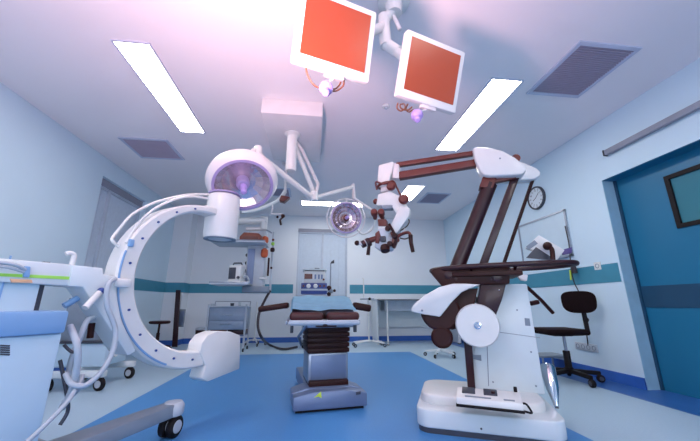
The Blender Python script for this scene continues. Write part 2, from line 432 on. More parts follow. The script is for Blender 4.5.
m = MB(); m.tube([sm_c+(u1*math.cos(a)+u2*math.sin(a))*.255 for a in [2*PI*k/36 for k in range(36)]], .008, 8, closed=True)
for k in range(4):
    a = PI/4+k*PI/2; d = u1*math.cos(a)+u2*math.sin(a); m.tube([sm_c+d*.2, sm_c+d*.255], .008, 8)
m.build('rail', LAMPW, t)

# ------------------------------------------------------------------ monitors on their ceiling arm
def monitor(c, eul, w, h, label, handle_px, wires, depth):
    c = V(c); Rm = Euler(eul, 'XYZ').to_matrix(); L = lambda x, y, z: c+Rm @ V((x, y, z))
    t = thing('monitor', label, 'monitor', c, 'ceiling monitors')
    b = .034
    m = MB(); m.box(L(0, .028, -.004), (w+2*b, .05, h+2*b+.012), Rm, .012)
    m.box(L(0, .06, 0), (w*.86, .05, h*.8), Rm, .018); m.build('housing', WHITE, t)
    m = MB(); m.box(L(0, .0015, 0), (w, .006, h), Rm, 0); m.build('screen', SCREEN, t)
    m = MB(); m.box(L(.02, .03, -h/2-b-.018), (w*.3, .03, .02), Rm, .004); m.build('bracket', LAMPW, t)
    hp = PL(handle_px[0], handle_px[1], L(0, .03, 0), Rm @ V((0, 1, 0)))
    hd = (CAM-hp).normalized()*.6+V((0, -.1, -.6))
    hb = MB(); hb.lathe([(0, -.03), (.022, -.03), (.034, -.012), (.036, .008), (.03, .02), (.018, .026), (.015, .055), (.018, .066), (.012, .074), (0, .075)], hp, hd, 24); hb.build('sterile_handle', PURPLE, t)
    hb = MB(); hb.tube([hp-hd.normalized()*.02, L(.02, .03, -h/2-b-.02)], .008, 8); hb.build('handle_stem', LAMPW, t)
    for k, wpx in enumerate(wires):
        pts = [PL(x, y, L(0, .04+.008*k, 0), Rm @ V((0, 1, 0))) for x, y in wpx]
        MB().tube(pts, .0045, 6, smooth=6).build('cable', WIRE, t)
    MB().cyl(L(0, .08, 0), L(0, .12, 0), .045, 20, .006).build('mount_plate', LAMPW, t)
    return L
L1 = monitor((.0856, 1.2763, 2.1062), (.2637, .0258, .2639), .34, .30, 'left ceiling monitor with orange flare-tinted screen, cut by the top of the photo', (326, 88),
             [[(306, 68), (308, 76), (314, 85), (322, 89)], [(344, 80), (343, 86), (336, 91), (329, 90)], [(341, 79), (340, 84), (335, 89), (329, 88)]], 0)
L2 = monitor((.666, 1.4833, 2.1123), (.2988, .0567, .2582), .34, .30, 'right ceiling monitor with dark orange flare-tinted screen and coiled cable underneath', (417, 115),
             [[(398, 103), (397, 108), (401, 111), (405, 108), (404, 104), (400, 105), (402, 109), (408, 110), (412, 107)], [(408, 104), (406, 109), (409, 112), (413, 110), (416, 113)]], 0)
ap = V((.50, 1.66, H))
t = thing('ceiling_arm', 'white jointed ceiling arm holding the two monitors', 'arm', ap)
m = MB(); m.lathe([(0, 0), (.11, 0), (.11, -.03), (.06, -.05), (.05, -.12), (0, -.12)], ap); m.build('ceiling_flange', WHITE, t)
j1 = P(384, 26, y=1.68); j2 = P(386, 44, y=1.68)
m = MB(); m.tube([ap-V((0, 0, .08)), j1+V((0, 0, .04))], .034, 14); m.build('drop_tube', WHITE, t)
m = MB(); m.tube([j1+V((0, 0, .08)), j1, j2+V((0, 0, -.02))], .04, 14); m.tube([j2, P(398, 52, y=1.66)], .038, 14); m.build('elbow', WHITE, t)
m = MB(); m.tube([P(396, 51, y=1.66), L2(0, .1, 0)], .03, 12); m.build('link', WHITE, t)
m = MB(); m.tube([j1, L1(.05, .16, .03), L1(0, .1, 0)], .03, 12); m.build('link', WHITE, t)
m = MB(); m.tube([j1+V((.02, 0, .05)), P(392, 14, y=1.66), P(400, 30, y=1.64)], .013, 8, smooth=4); m.build('cable_guide', LAMPW, t)

# ------------------------------------------------------------------ C-arm x-ray machine
CA = math.radians(32)
CU = V((math.sin(CA), math.cos(CA), 0)); CN = V((math.cos(CA), -math.sin(CA), 0)); CO = V((-.84, 2.5, 0))
CW = lambda u, n, z: CO+CU*u+CN*n+V((0, 0, z))
cp = lambda px, py, n=0: PL(px, py, CO+CN*n, CN)
cu = lambda p: (p-CO).dot(CU)
RC = Matrix((( CU.x, CN.x, 0), (CU.y, CN.y, 0), (0, 0, 1)))   # columns: u, n, z
if RC.determinant() < 0: pass
RB = Matrix(((CU.x, -CN.x, 0), (CU.y, -CN.y, 0), (0, 0, 1)))
carm = thing('x_ray_machine', 'white mobile C-arm x-ray machine filling the left foreground', 'x-ray machine', CW(-.6, 0, 0))
CZ, CR, CI = .98, .61, .498
def ro_at(a):
    a = math.degrees(a) % 360 if not isinstance(a, str) else 0
    t = max(0, min(1, (185-a)/90))
    return CR-.062*t*t*(3-2*t)
def arc_band(ro, ri, n0, n1, a0, a1, k=56):
    m = MB(); tb = bmesh.new(); rings = []
    bv = .012
    for i in range(k+1):
        a = math.radians(a0+(a1-a0)*i/k)
        ro = ro_at(a)
        f = lambda r, n: tb.verts.new(CW(r*math.cos(a), n, CZ+r*math.sin(a)))
        rings.append([f(ro-bv, n1), f(ro, n1-bv), f(ro, n0+bv), f(ro-bv, n0), f(ri+bv, n0), f(ri, n0+bv), f(ri, n1-bv), f(ri+bv, n1)])
    for A, B in zip(rings[:-1], rings[1:]):
        for j in range(8): tb.faces.new((A[j], A[(j+1) % 8], B[(j+1) % 8], B[j]))
    tb.faces.new(rings[0]); tb.faces.new(rings[-1]); bmesh.ops.recalc_face_normals(tb, faces=tb.faces)
    return m.add(tb)
arc = arc_band(CR, CI, -.065, .065, 86, 276).build('c_arc', WHITE, carm)
m = MB(); m.tube([CW((CR-.016)*math.cos(math.radians(a)), .067, CZ+(CR-.016)*math.sin(math.radians(a))) for a in range(168, 250, 2)], .006, 6); m.build('guide_line', PANELM, arc)
for (x, y) in ((194, 201), (174, 206), (154, 217), (137, 235), (125, 262), (126, 311), (136, 338), (152, 356), (171, 365), (191, 368)):
    q = cp(x, y, .066)
    a = math.atan2((q.z-CZ), cu(q)); rr = (ro_at(a)+CI)/2-.004
    q = CW(rr*math.cos(a), .064, CZ+rr*math.sin(a))
    MB().cyl(q, q+CN*.008, .007, 12).build('bolt', BLUEBOLT, arc)
# image intensifier
qc = cp(225, 192, 0); qb = cp(225, 240.5, 0)
rI = .131
m = MB(); zt = qc.z-.045; zb = qb.z
m.lathe([(0, zt+.012), (rI*.8, zt+.012), (rI*.97, zt-.004), (rI*.99, zt-.03), (rI, zb+.03), (rI*.98, zb+.004), (rI*.9, zb), (0, zb)], (qc.x, qc.y, 0), n=40); ii = m.build('image_intensifier', WHITE, carm)
m = MB(); m.lathe([(rI*.7, zb-.004), (rI*.95, zb-.004), (rI*.95, zb+.004), (rI*.7, zb+.004), (rI*.7, zb-.004)], (qc.x, qc.y, 0), n=40); m.build('detector_ring', GREYP, ii)
m = MB(); m.lathe([(rI*.72, zt+.01), (rI*.98, zt+.01), (rI*.98, zt+.022), (rI*.72, zt+.022), (rI*.72, zt+.01)], (qc.x, qc.y, 0), n=40); m.build('top_ring', LAMPR, ii)
ui = cu(V((qc.x, qc.y, 0)))
m = MB(); m.box(CW((ui)/2-.02, 0, CZ+(.56+CI)/2), (abs(ui)+.1, .12, .052), RB, .012); m.build('detector_arm', WHITE, carm)
# x-ray tube housing
pts = [cp(x, y, .075) for x, y in ((200, 352), (202, 343), (208, 335), (218, 331), (231, 331.5), (241, 335.5), (240, 369), (208, 382), (202, 379), (206, 366))]
m = MB(); m.prism(pts, -CN*.14, .012); tube_o = m.build('tube_housing', WHITE, carm)
m = MB(); m.box(CW(.03, 0, CZ-(CR+CI)/2), (.13, .11, CR-CI-.004), RB, .012); m.build('tube_arm', WHITE, carm)
# carriage that grips the C
pts = [cp(x, y, .085) for x, y in ((73, 265), (103, 268), (104, 274.5), (116, 276.5), (117, 296), (122, 322), (136, 351), (128, 356), (83, 287), (69, 286))]
m = MB(); m.prism(pts, -CN*.17, .006); carr = m.build('carriage', WHITEB, carm)
m = MB(); m.tube([cp(100, 292, .10), cp(85, 308, .13)], .016, 14); m.build('lock_handle', WHITE, carr)
m = MB(); m.ball(cp(101, 291, .1), .018); m.build('handle_knob', BLUEBOLT, carr)
m = MB(); m.box(cp(121, 283, .075), (.09, .05, .05), RB, .012); m.build('grip', WHITE, carr)
m = MB(); m.tube([cp(78, 298, .0), cp(64, 306, .0)], .016, 10); m.build('rear_handle', PANELM, carr)
# cross beam
pts = [cp(x, y, .07) for x, y in ((-25, 256), (73, 264.5), (70, 286), (-25, 280.5))]
m = MB(); m.prism(pts, -CN*.14, .008); beam = m.build('cross_beam', WHITEB, carm)
for a, b, mt, nm, th in (((-25, 272), (70.5, 276.7), GREEN, 'green_stripe', 3.0),):
    m = MB(); m.prism([cp(a[0], a[1], .071), cp(b[0], b[1], .071), cp(b[0], b[1]+th, .071), cp(a[0], a[1]+th, .071)], CN*.003); m.build(nm, mt, beam)
m = MB(); m.prism([cp(10, 278.8, .076), cp(32, 279.6, .076), cp(33, 283, .076), cp(12, 282.6, .076)], -CN*.03, .002); m.build('orange_label', PEACH, beam)
m = MB(); m.prism([cp(25, 266, .09), cp(31, 266.5, .09), cp(30, 277.5, .09), cp(24, 277, .09)], -CN*.02, .004); m.build('cable_clip', PANELM, beam)
m = MB(); m.tube([cp(-20, 262, .1), cp(5, 263, .1), cp(18, 266, .1), cp(25, 270, .09)], .008, 8, smooth=5); m.tube([cp(-20, 266, .1), cp(5, 267, .1), cp(24, 272, .09)], .006, 8, smooth=5); m.build('cable', HOSE, beam)
m = MB(); m.tube([cp(66, 254, .05), cp(70, 253, .05), cp(74, 256, .05), cp(71.5, 266, .05)], [.011, .013], 10, smooth=5); m.build('hook_handle', WHITE, beam)
# column below the beam
ucol = cu(cp(24, 296, .05))
m = MB(); m.box(CW(ucol-.13, -.02, cp(10, 283, 0).z-.36), (.36, .14, .72), RB, .01); clm = m.build('lift_column', PANELB, carm)
m = MB()
for k in range(3): m.box(CW(ucol-.26+.09*k, .052, .86), (.006, .006, .3), RB)
m.build('column_groove', PANELM, clm)
m = MB(); m.box(CW(ucol+.06, -.02, .85), (.025, .1, .3), RB); m.build('column_edge', GREYD, clm)
# cabinet
pe = cp(63, 333, .16); ue = cu(pe); ztop = cp(69, 310.5, .17).z; zsp = pe.z
m = MB(); m.box(CW(ue-.5, -.08, (.17+zsp)/2), (1.0, .48, zsp-.17), RB, .012); cab = m.build('cabinet', PANELB, carm)
m = MB(); m.box(CW(ue-.52, -.08, (zsp+ztop)/2), (1.04, .52, ztop-zsp), RB, .012); m.build('top_cover', PANELM, carm)
m = MB()
for i in range(5):
    for j in range(5):
        q = cp(1+i*2.0, 345.5+j*2.2+.1*i, .161); m.box(q, (.005, .004, .006), RB)
m.build('vent_holes', GREYD, cab)
m = MB(); m.box(CW(ue-.34, .1605, (.17+zsp)/2), (.004, .003, zsp-.2), RB); m.build('panel_seam', PANELM, cab)
m = MB(); m.box(CW(ue-.02, -.08, .42), (.06, .3, .44), RB, .01); m.build('connector_panel', GREYD, cab)
# chassis, leg and front caster
m = MB(); m.box(CW(ue-.45, -.05, .13), (1.1, .5, .1), RB, .02); m.build('chassis', GREYP, carm)
m = MB(); ul = cu(P(170, 405, y=2.36)); nl = (V((-.84, 2.36, 0))-CO).dot(CN)
m.prism([CW(ue-.1, nl-.09, .085), CW(ul-.05, nl-.055, .12), CW(ul+.035, nl-.04, .12), CW(ul+.05, nl, .12), CW(ul+.035, nl+.04, .12), CW(ul-.05, nl+.055, .12), CW(ue-.1, nl+.09, .085)], (0, 0, .075), .012)
m.build('leg', GREYP, carm)
cw = CW(ul, nl, 0)
m = MB(); m.lathe([(0, .125), (.06, .125), (.065, .14), (.065, .18), (.05, .2), (0, .2)], cw); m.build('caster_cap', GREYL, carm)
wd = (CN*1+CU*.25).normalized()
for s in (-.028, .028):
    o = MB().lathe([(0, -.02), (.052, -.02), (.062, -.012), (.062, .012), (.052, .02), (0, .02)], cw+wd*s+V((0, 0, .062)), wd, 28).build('caster', BLACKP, carm)
    MB().lathe([(0, -.024), (.034, -.024), (.038, -.018), (.038, .018), (.034, .024), (0, .024)], cw+wd*s+V((0, 0, .062)), wd, 24).build('hub', GREYL, o)
m = MB(); m.cyl(cw+V((0, 0, .06)), cw+V((0, 0, .16)), .02); m.build('caster_fork', GREYD, carm)
for s in (-.25, .2):
    caster(carm, CW(ue-.85, s, 0), .05, .04, CN)
caster(carm, CW(ue-.1, -.28, 0), .05, .04, CN)
# hoses
def hose(pts, r, mt, nm='hose'): MB().tube(pts, r, 12, smooth=7).build(nm, mt, carm)
hose([cp(115, 279, .1), cp(108, 285, .14), cp(107, 305, .16), cp(115, 328, .17), cp(113, 350, .19), cp(102, 371, .21), cp(86, 385, .22), cp(72, 384, .2), cp(66, 374, .14)], .0125, HOSE)
hose([cp(70, 326, .12), cp(77, 345, .2), cp(77, 368, .2), cp(71, 392, .16), cp(62, 408, .1)], .0145, HOSE)
hose([cp(94, 318, .05), cp(87, 321, .08), cp(80, 338, .1), cp(72, 358, .1), cp(66, 385, .08)], .013, HOSE)
hose([cp(92, 323, .02), cp(91, 330, .02), cp(90, 338, .02)], .016, MAROOND, 'cable_plug')
hose([cp(64, 345, .1), cp(72, 352, .13), cp(80, 350, .14)], .007, GREYD, 'cable')
hose([cp(76, 388, .2), cp(68, 401, .24), cp(50, 420, .28), cp(28, 441, .3), cp(10, 455, .3)], .0095, HOSE, 'cable')
hose([cp(82, 375, .14), cp(80, 384, .16), cp(75, 392, .18), cp(64, 402, .14)], .012, HOSE, 'cable')
hose([cp(60, 360, .1), cp(66, 390, .13), cp(68, 410, .12), cp(60, 425, .12)], .008, GREYD, 'cable')
# white cables arching over the C
hose([cp(119, 247, .02), cp(112.5, 241, .02), cp(113, 237, .01), cp(120, 228, .0), cp(131, 215.5, .0), cp(144, 207.5, .0), cp(158, 201.5, .0), cp(180, 196, .0), cp(196, 194.3, 0), cp(209, 194.5, 0)], .0085, WHITE, 'arc_cable')
hose([cp(126, 243, .05), cp(139, 223, .04), cp(153, 210, .04), cp(168, 202, .03), cp(184, 197, .03), cp(198, 197, .03), cp(208, 199, .03)], .0085, WHITE, 'arc_cable')
m = MB(); m.box(cp(131, 243, .072), (.03, .02, .045), RB, .006); m.build('cable_clip', PANELM, arc)

# ------------------------------------------------------------------ trolley behind the C-arm
tq = V((-2.22, 3.82, 0))
t = thing('equipment_trolley', 'pale grey equipment trolley on four black casters behind the C-arm machine', 'trolley', tq)
m = MB(); m.bb((-2.5, 3.62, .2), (-2.02, 4.02, .42), .012); m.build('lower_body', PANELB, t)
m = MB(); m.bb((-2.52, 3.60, .42), (-2.0, 4.04, .44), .004); m.build('shelf', GREYD, t)
m = MB(); m.bb((-2.48, 3.64, .44), (-2.06, 4.0, .86), .012); m.build('upper_body', GREYP, t)
m = MB(); m.cyl((-2.021, 3.8, .31), (-2.012, 3.8, .31), .045, 24); m.build('dial', WHITE, t)
for yy in (3.56, 4.08):
    m = MB(); m.bb((-2.5, yy-.035, .12), (-1.95, yy+.035, .18), .012); m.build('foot_bar', WHITEB, t)
    for xx in (-2.44, -1.99): caster(t, (xx, yy, 0), .06, .035, (0.3, 1, 0), hub=GREYL)
m = MB(); m.bb((-2.3, 3.56, .13), (-2.2, 4.08, .2)); m.build('cross_bar', WHITEB, t)

# ------------------------------------------------------------------ operating table
ta = math.radians(8)
TO = V((.175, 2.70, 0)); TE = V((math.cos(ta), math.sin(ta), 0)); TA = V((-math.sin(ta), math.cos(ta), 0))
TR = Matrix(((TE.x, TA.x, 0), (TE.y, TA.y, 0), (0, 0, 1)))
TW = lambda e, a, z: TO+TE*e+TA*a+V((0, 0, z))
table = thing('operating_table', 'operating table on a steel column with maroon bellows and padded leg sections', 'operating table', TO+TA*.35)
m = MB(); m.prism([TW(-.292, 0, .02), TW(.292, 0, .02), TW(.292, 0, .12), TW(.13, 0, .145), TW(-.13, 0, .145), TW(-.292, 0, .115)], TA*.12, .012)
m.prism([TW(-.292, .1, .02), TW(.292, .1, .02), TW(.292, .1, .12), TW(.2, .1, .15), TW(-.2, .1, .15), TW(-.292, .1, .12)], TA*.2, .012)
m.prism([TW(-.17, .28, .02), TW(.17, .28, .02), TW(.17, .28, .14), TW(-.17, .28, .14)], TA*.8, .012)
base = m.build('base', STEELB, table)
m = MB(); m.box(TW(0, .16, .016), (.54, .26, .03), TR, 0); m.build('underside', BLACKP, base)
for e_, a_ in ((-.25, .06), (.25, .06), (-.14, 1.02), (.14, 1.02)):
    MB().cyl(TW(e_, a_, 0), TW(e_, a_, .024), .022, 16).build('levelling_foot', GREYL, base)
def mkdec(pxs, mt, nm, off):
    pp = [PL(x, y, TW(0, off, 0), TA) for x, y in pxs]
    m = MB(); m.prism(pp, -TA*.004); m.build(nm, mt, base)
mkdec([(314, 397.5), (321, 391.5), (321.5, 398), (318.5, 396.5)], YG, 'arrow_sticker', -.001)
mkdec([(356, 391.8), (360.5, 391.2), (360.5, 394.2), (356, 394.8)], GREYD, 'socket', -.001)
m = MB(); m.box(TW(.01, .35, .165), (.33, .42, .05), TR, .01); m.build('plinth', MAROOND, table)
zc = PL(323, 353, TW(0, .2, 0), TA).z
zb2 = PL(323, 327, TW(0, .19, 0), TA).z
m = MB(); m.box(TW(.01, .36, (.16+zc)/2), (.345, .34, zc-.16), TR, .012); cl = m.build('column', STEEL, table)
m = MB(); m.box(TW(.01, .185, (.17+zc)/2), (.30, .012, zc-.2), TR, .004); m.build('column_panel', STEELB, cl)
m = MB(); n = 5
for k in range(n):
    z0 = zc+(zb2-zc)*k/n; z1 = zc+(zb2-zc)*(k+1)/n; w = .365+.012*k/n
    m.box(TW(.01, .36, (z0+z1)/2), (w, .36, (z1-z0)*.84), TR, .008); m.box(TW(.01, .36, (z0+z1)/2), (w-.03, .33, (z1-z0)), TR, 0)
m.build('bellows', MAROOND, table)
m = MB(); m.box(TW(.01, .4, zb2+.02), (.42, .62, .04), TR, .008); m.build('saddle', STEEL, table)
# table top
FA = -.13
TW0 = TW
tb_ = math.radians(2.5); TO3 = TW0(-.083, FA, 0)
TE3 = V((math.cos(tb_), math.sin(tb_), 0)); TA3 = V((-math.sin(tb_), math.cos(tb_), 0))
TW = lambda e, a, z: TO3+TE3*e+TA3*(a-FA)+V((0, 0, z))
TR = Matrix(((TE3.x, TA3.x, 0), (TE3.y, TA3.y, 0), (0, 0, 1)))
zf = PL(322, 324.3, TW(0, FA, 0), TA).z; zt_ = PL(322, 312, TW(0, FA, 0), TA).z
m = MB()
m.box(TW(-.01, .62, zf+.016), (.54, 1.55, .03), TR, .006); frm = m.build('frame', GREYL, table)
for s, x0, x1 in ((-1, -.275, -.012), (1, .012, .275)):
    w = x1-x0; o_ = FA
    m = MB(); m.box(TW((x0+x1)/2, o_+.32, (zf+zt_)/2+.012), (w, .64, zt_-zf-.026), TR, .028, 3); lp = m.build('leg_pad', MATTR, table)
    m = MB(); m.box(TW((x0+x1)/2, o_+.3, zf+.008), (w-.006, .6, .034), TR, .006); m.build('pad_tray', GREYL, lp)
for s in (-1, 1):
    m = MB(); m.box(TW(s*.285-.01, .55, zf+.012), (.012, 1.3, .03), TR, .002); m.build('side_rail', STEEL, table)
    m = MB(); m.box(TW(s*.255, FA+.12, zf-.03), (.025, .03, .08), TR, .004); m.build('rail_clamp', GREYD, table)
m = MB(); m.box(TW(.01, FA+.06, zf-.012), (.16, .1, .02), TR, .004); m.build('joint_cover', MAROOND, table)
RISE = math.radians(14.5)
brot = TR @ Euler((RISE, 0, 0)).to_matrix()
bc = TW(0, .0, zt_-.035)
m = MB(); m.box(bc+(brot @ V((0, .23, .0))), (.52, .46, .06), brot, .02); m.build('seat_pad', MATTR, table)
m = MB(); m.box(bc+(brot @ V((0, .23, -.045))), (.53, .46, .025), brot, .004); m.build('seat_frame', GREYL, table)
zbk = zt_-.035+.46*math.sin(RISE)
m = MB(); m.box(TW(0, .90, zbk), (.52, .90, .06), TR, .02); m.build('back_pad', MATTR, table)
m = MB(); m.box(TW(0, .90, zbk-.045), (.54, .90, .025), TR, .004); m.build('back_frame', GREYL, table)
for s_ in (-1, 1):
    m = MB(); m.tube([TW(s_*.2, .6, zf+.02), TW(s_*.2, 1.1, zbk-.05)], .014, 10); m.build('back_strut', STEEL, table)
m = MB(); m.tube([TW(-.13, .0, zf), TW(-.2, .2, zf-.12), TW(-.17, .32, zf-.2)], .012, 10); m.build('gas_spring', STEEL, table)
# blue drape
tb = bmesh.new(); NX, NY = 26, 30; grid = []
def draptop(a):
    return zt_+.02+max(0, min(a, .44))*math.tan(RISE)-(.5-.5*math.cos(min(1, max(0, (a-.36)/.16))*PI))*.0
for j in range(NY+1):
    a = FA+.05+1.35*j/NY
    row = []
    for i in range(NX+1):
        s = -.30+.57*i/NX; hw = .262; x = s; z = draptop(a)
        if abs(s) > hw: z -= (abs(s)-hw)*(2.2 if s < 0 else 1.0); x = math.copysign(hw+.01+.03*(abs(s)-hw), s)
        z += .006*math.sin(17*s+5*a)+.005*math.sin(23*a+3*s)+.003*math.sin(41*s)
        a2 = a+(.02*math.sin(9*s+1) if j == 0 else 0)
        row.append(tb.verts.new(TW(x, a2, z)))
    grid.append(row)
for j in range(NY):
    for i in range(NX): tb.faces.new((grid[j][i], grid[j][i+1], grid[j+1][i+1], grid[j+1][i]))
bmesh.ops.solidify(tb, geom=tb.faces[:], thickness=.004); bmesh.ops.recalc_face_normals(tb, faces=tb.faces)
m = MB(); m.add(tb); o = m.build('drape', DRAPE); TW = TW0; tag(o, 'light blue cloth drape spread over the operating table', 'drape')
# arm boards
def armboard(pxs, y, th, nm, dy):
    p0, p1 = (P(*q, y=y) for q in pxs)
    d = (p1-p0); L = d.length; d.normalize(); rot = d.to_track_quat('X', 'Z').to_matrix()
    m = MB(); m.box((p0+p1)/2, (L, .15, th), rot, .02, 3); o = m.build(nm, MAROOND, table)
    return o, p0, p1
o, a0, a1 = armboard(((259, 309.5), (289, 305)), 3.3, .055, 'arm_board', 0)
m = MB(); m.box(TW(-.35, (a1-TO).dot(TA), a1.z-.02), (.06, .05, .03), TR, .004); m.build('arm_board_clamp', STEEL, o)
o, a0, a1 = armboard(((353, 305.5), (370, 308.5)), 3.3, .07, 'arm_board', 0)
m = MB(); m.box(TW(.2, (a0-TO).dot(TA), a0.z-.02), (.06, .05, .03), TR, .004); m.build('arm_board_clamp', STEEL, o)

# ------------------------------------------------------------------ surgical microscope
ma = math.radians(-24)
ME = V((math.cos(ma), math.sin(ma), 0)); MD = V((-math.sin(ma), math.cos(ma), 0))
MRt = Matrix(((ME.x, MD.x, 0), (ME.y, MD.y, 0), (0, 0, 1)))
MW = lambda t_, s_, z: ME*t_+MD*s_+V((0, 0, z))
mp = lambda px, py, s_=2.7: PL(px, py, MD*s_, MD)
ms = thing('surgical_microscope', 'floor-standing surgical microscope with white base and long dark parallel arms', 'microscope', MW(.15, 2.7, 0))
# base: rounded plan, two tiers
def rrect(t0, t1, s0, s1, r, z, k=6, taper=0):
    pts = []
    for cx_, cy_, a0 in ((t1-r, s0+r, -90), (t1-r, s1-r, 0), (t0+r, s1-r, 90), (t0+r, s0+r, 180)):
        for i in range(k+1):
            a = math.radians(a0+90*i/k); pts.append(MW(cx_+r*math.cos(a), cy_+r*math.sin(a), z))
    return pts
zb1 = .108
m = MB(); m.prism(rrect(-.275, .60, 2.33, 2.96, .09, .03), (0, 0, zb1), .018, 3)
mbase = m.build('base', WHITEB, ms)
m = MB(); m.prism(rrect(-.255, .54, 2.45, 2.95, .12, zb1+.02), (0, 0, .067), .02, 3); m.build('base_deck', WHITE, ms)
m = MB(); m.prism(rrect(-.265, .59, 2.34, 2.955, .08, 0.0), (0, 0, .035)); m.build('skid', GREYD, mbase)
m = MB(); m.cyl(MW(.12, 2.326, .06), MW(.12, 2.333, .06), .006, 10); m.build('bolt', GREYD, mbase)
# white column panel
zdeck = zb1+.087
s0 = 2.72
pts = [mp(470, 384, s0), mp(544, 391, s0), mp(527, 283, s0), mp(500, 284, s0), mp(481, 284, s0)]
zlow = zdeck-.005
pts = [MW((mp(471, 384, s0)).dot(ME), s0, zlow), MW((mp(545, 391, s0)).dot(ME), s0, zlow), mp(527, 284, s0), mp(480, 284, s0), mp(478, 300, s0)]
m = MB(); m.prism(pts, MD*.2, .008); colm = m.build('column_panel', WHITEB, ms)
def on_panel(pxs, mt, nm, d=.004):
    m = MB(); m.prism([mp(x, y, s0) for x, y in pxs], -MD*d); m.build(nm, mt, colm)
on_panel([(485.5, 330), (540, 337.5), (540, 338), (485.5, 330.6)], GREYP, 'panel_seam', .002)
on_panel([(486.5, 340), (487.3, 340), (489, 386), (488.2, 386)], GREYP, 'panel_seam', .002)
on_panel([(524.5, 318), (529.5, 318.5), (530.5, 326), (525.2, 325.6)], GREYP, 'label_plate', .002)
on_panel([(473, 355), (481, 355), (481.5, 361), (473, 359)], GREYP, 'vent', .002)
for x, y in ((493, 382), (531, 352), (536, 386), (517, 310)):
    q = mp(x, y, s0-.002); MB().cyl(q, q-MD*.004, .006, 10).build('screw', GREYP, colm)
# dark post on the left
m = MB(); q1, q2 = mp(471.5, 384, 2.68), mp(462, 290, 2.68)
m.prism([MW(mp(467.5, 384, 2.68).dot(ME), 2.68, zlow), MW(mp(475, 384, 2.68).dot(ME), 2.68, zlow), mp(468, 290, 2.68), mp(459.5, 290, 2.68)], MD*.06, .004); m.build('post', MAROON, ms)
m = MB(); m.prism([mp(466, 296, 2.7), mp(480, 297, 2.7), mp(480, 303, 2.7), mp(466, 303, 2.7)], MD*.03); m.build('hinge_block', GREYP, ms)
# tray and ring rail
zr = mp(500, 261, 2.55).z
tl, tr_ = mp(431, 267, 2.66).dot(ME), mp(575, 266, 2.72).dot(ME)
zr = mp(431, 269, 2.7).z
def ring_pt(a, z):
    ca, sa = math.cos(a), math.sin(a); ex = 2/2.5
    return MW((tl+tr_)/2+math.copysign(abs(ca)**ex, ca)*(tr_-tl)/2, 2.71+math.copysign(abs(sa)**ex, sa)*.2, z+.012*ca)
ring = [ring_pt(2*PI*k/56, zr-.005) for k in range(56)]
m = MB(); m.tube(ring, .019, 10, closed=True); m.build('hand_rail', MAROON, ms)
tc_ = (tl+tr_)/2
m = MB(); m.prism([MW(tl+.06, 2.58, zr-.045), MW(tl+.30, 2.52, zr-.045), MW(tl+.64, 2.52, zr-.045), MW(tl+.64, 2.9, zr-.045), MW(tl+.12, 2.9, zr-.045)], (0, 0, -.035), .006); tray = m.build('tray', MAROOND, ms)
for x in (tl+.3, tl+.6):
    for sy in (2.5, 2.93):
        m = MB(); m.tube([MW(x, sy+(.03 if sy < 2.7 else -.03), zr-.005), MW(x, 2.6 if sy < 2.7 else 2.86, zr-.06)], .012, 8); m.build('rail_strut', MAROON, ms)
# fairing under the front of the rail
pts = [mp(x, y, 2.56) for x, y in ((430, 272), (434, 268), (478, 264), (510, 262), (510, 284), (464, 285), (442, 286))]
m = MB(); m.prism(pts, MD*.2, .01); fair = m.build('fairing', MAROOND, ms)
for x, y, r in ((448.5, 275, .03), (471, 274.5, .012), (456, 279, .01), (497, 277, .035)):
    q = mp(x, y, 2.56); MB().lathe([(0, 0), (r, 0), (r, .008), (r*.7, .012), (0, .012)], q, -MD, 20).build('dial', MAROON, fair)
# curved white cover, dark drum, brake knob
pts = [mp(x, y, 2.5) for x, y in ((411, 309), (414, 304), (425, 295), (439, 287), (453, 283.5), (466, 283.5), (481, 284.5), (471, 288), (462, 292), (452, 302), (440, 317), (424, 314.5), (412, 312))]
m = MB(); m.prism(pts, MD*.22, .01); cov = m.build('counterweight_cover', WHITE, ms)
q = mp(422, 310.5, 2.498); MB().cyl(q, q-MD*.004, .008, 12).build('screw', GREYP, cov)
q = mp(440, 311, 2.53)
m = MB(); m.lathe([(0, 0), (.13, 0), (.145, .015), (.145, .13), (.13, .15), (0, .15)], q, MD, 36); m.build('counterweight', MAROOND, ms)
m = MB(); m.prism([mp(x, y, 2.58) for x, y in ((440, 312), (458, 290), (478, 288), (470, 325), (452, 330), (446, 326))], MD*.1, .006); m.build('arm_yoke', MAROOND, ms)
for x, y in ((452, 305), (448, 314), (445, 324), (453, 299)):
    q = mp(x, y, 2.57); MB().ball(q, .013).build('bolt', CHROME, ms)
q = mp(442, 337, 2.56)
m = MB(); m.lathe([(0, -.03), (.06, -.03), (.078, -.015), (.078, .02), (.06, .035), (0, .035)], q, -MD, 30); kn = m.build('brake_knob', MAROOND, ms)
m = MB(); m.tube([q+MD*.02, mp(447, 326, 2.6)], .025, 12); m.build('knob_neck', MAROON, kn)
# lower dark arm and the white disc
pts = [mp(x, y, 2.58) for x, y in ((481, 281), (507, 281), (502, 300), (495, 318), (484, 318), (477, 305))]
m = MB(); m.prism(pts, MD*.1, .006); m.build('lower_arm', MAROON, ms)
q = mp(499, 290, 2.578); MB().ball(q, .006).build('bolt', CHROME, ms)
q = mp(477.5, 325.5, 2.5); rd = (mp(500, 325, 2.5)-mp(455, 325, 2.5)).length/2
m = MB(); m.lathe([(0, .0), (rd*.96, .0), (rd, .012), (rd, .06), (rd*.94, .075), (0, .075)], q+MD*.075, -MD, 48); disc = m.build('joint_disc', WHITE, ms)
m = MB(); m.lathe([(0, 0), (.026, 0), (.025, .01), (.016, .012), (.014, .006), (0, .006)], q, -MD, 24); m.build('hub_cap', CHROME, disc)
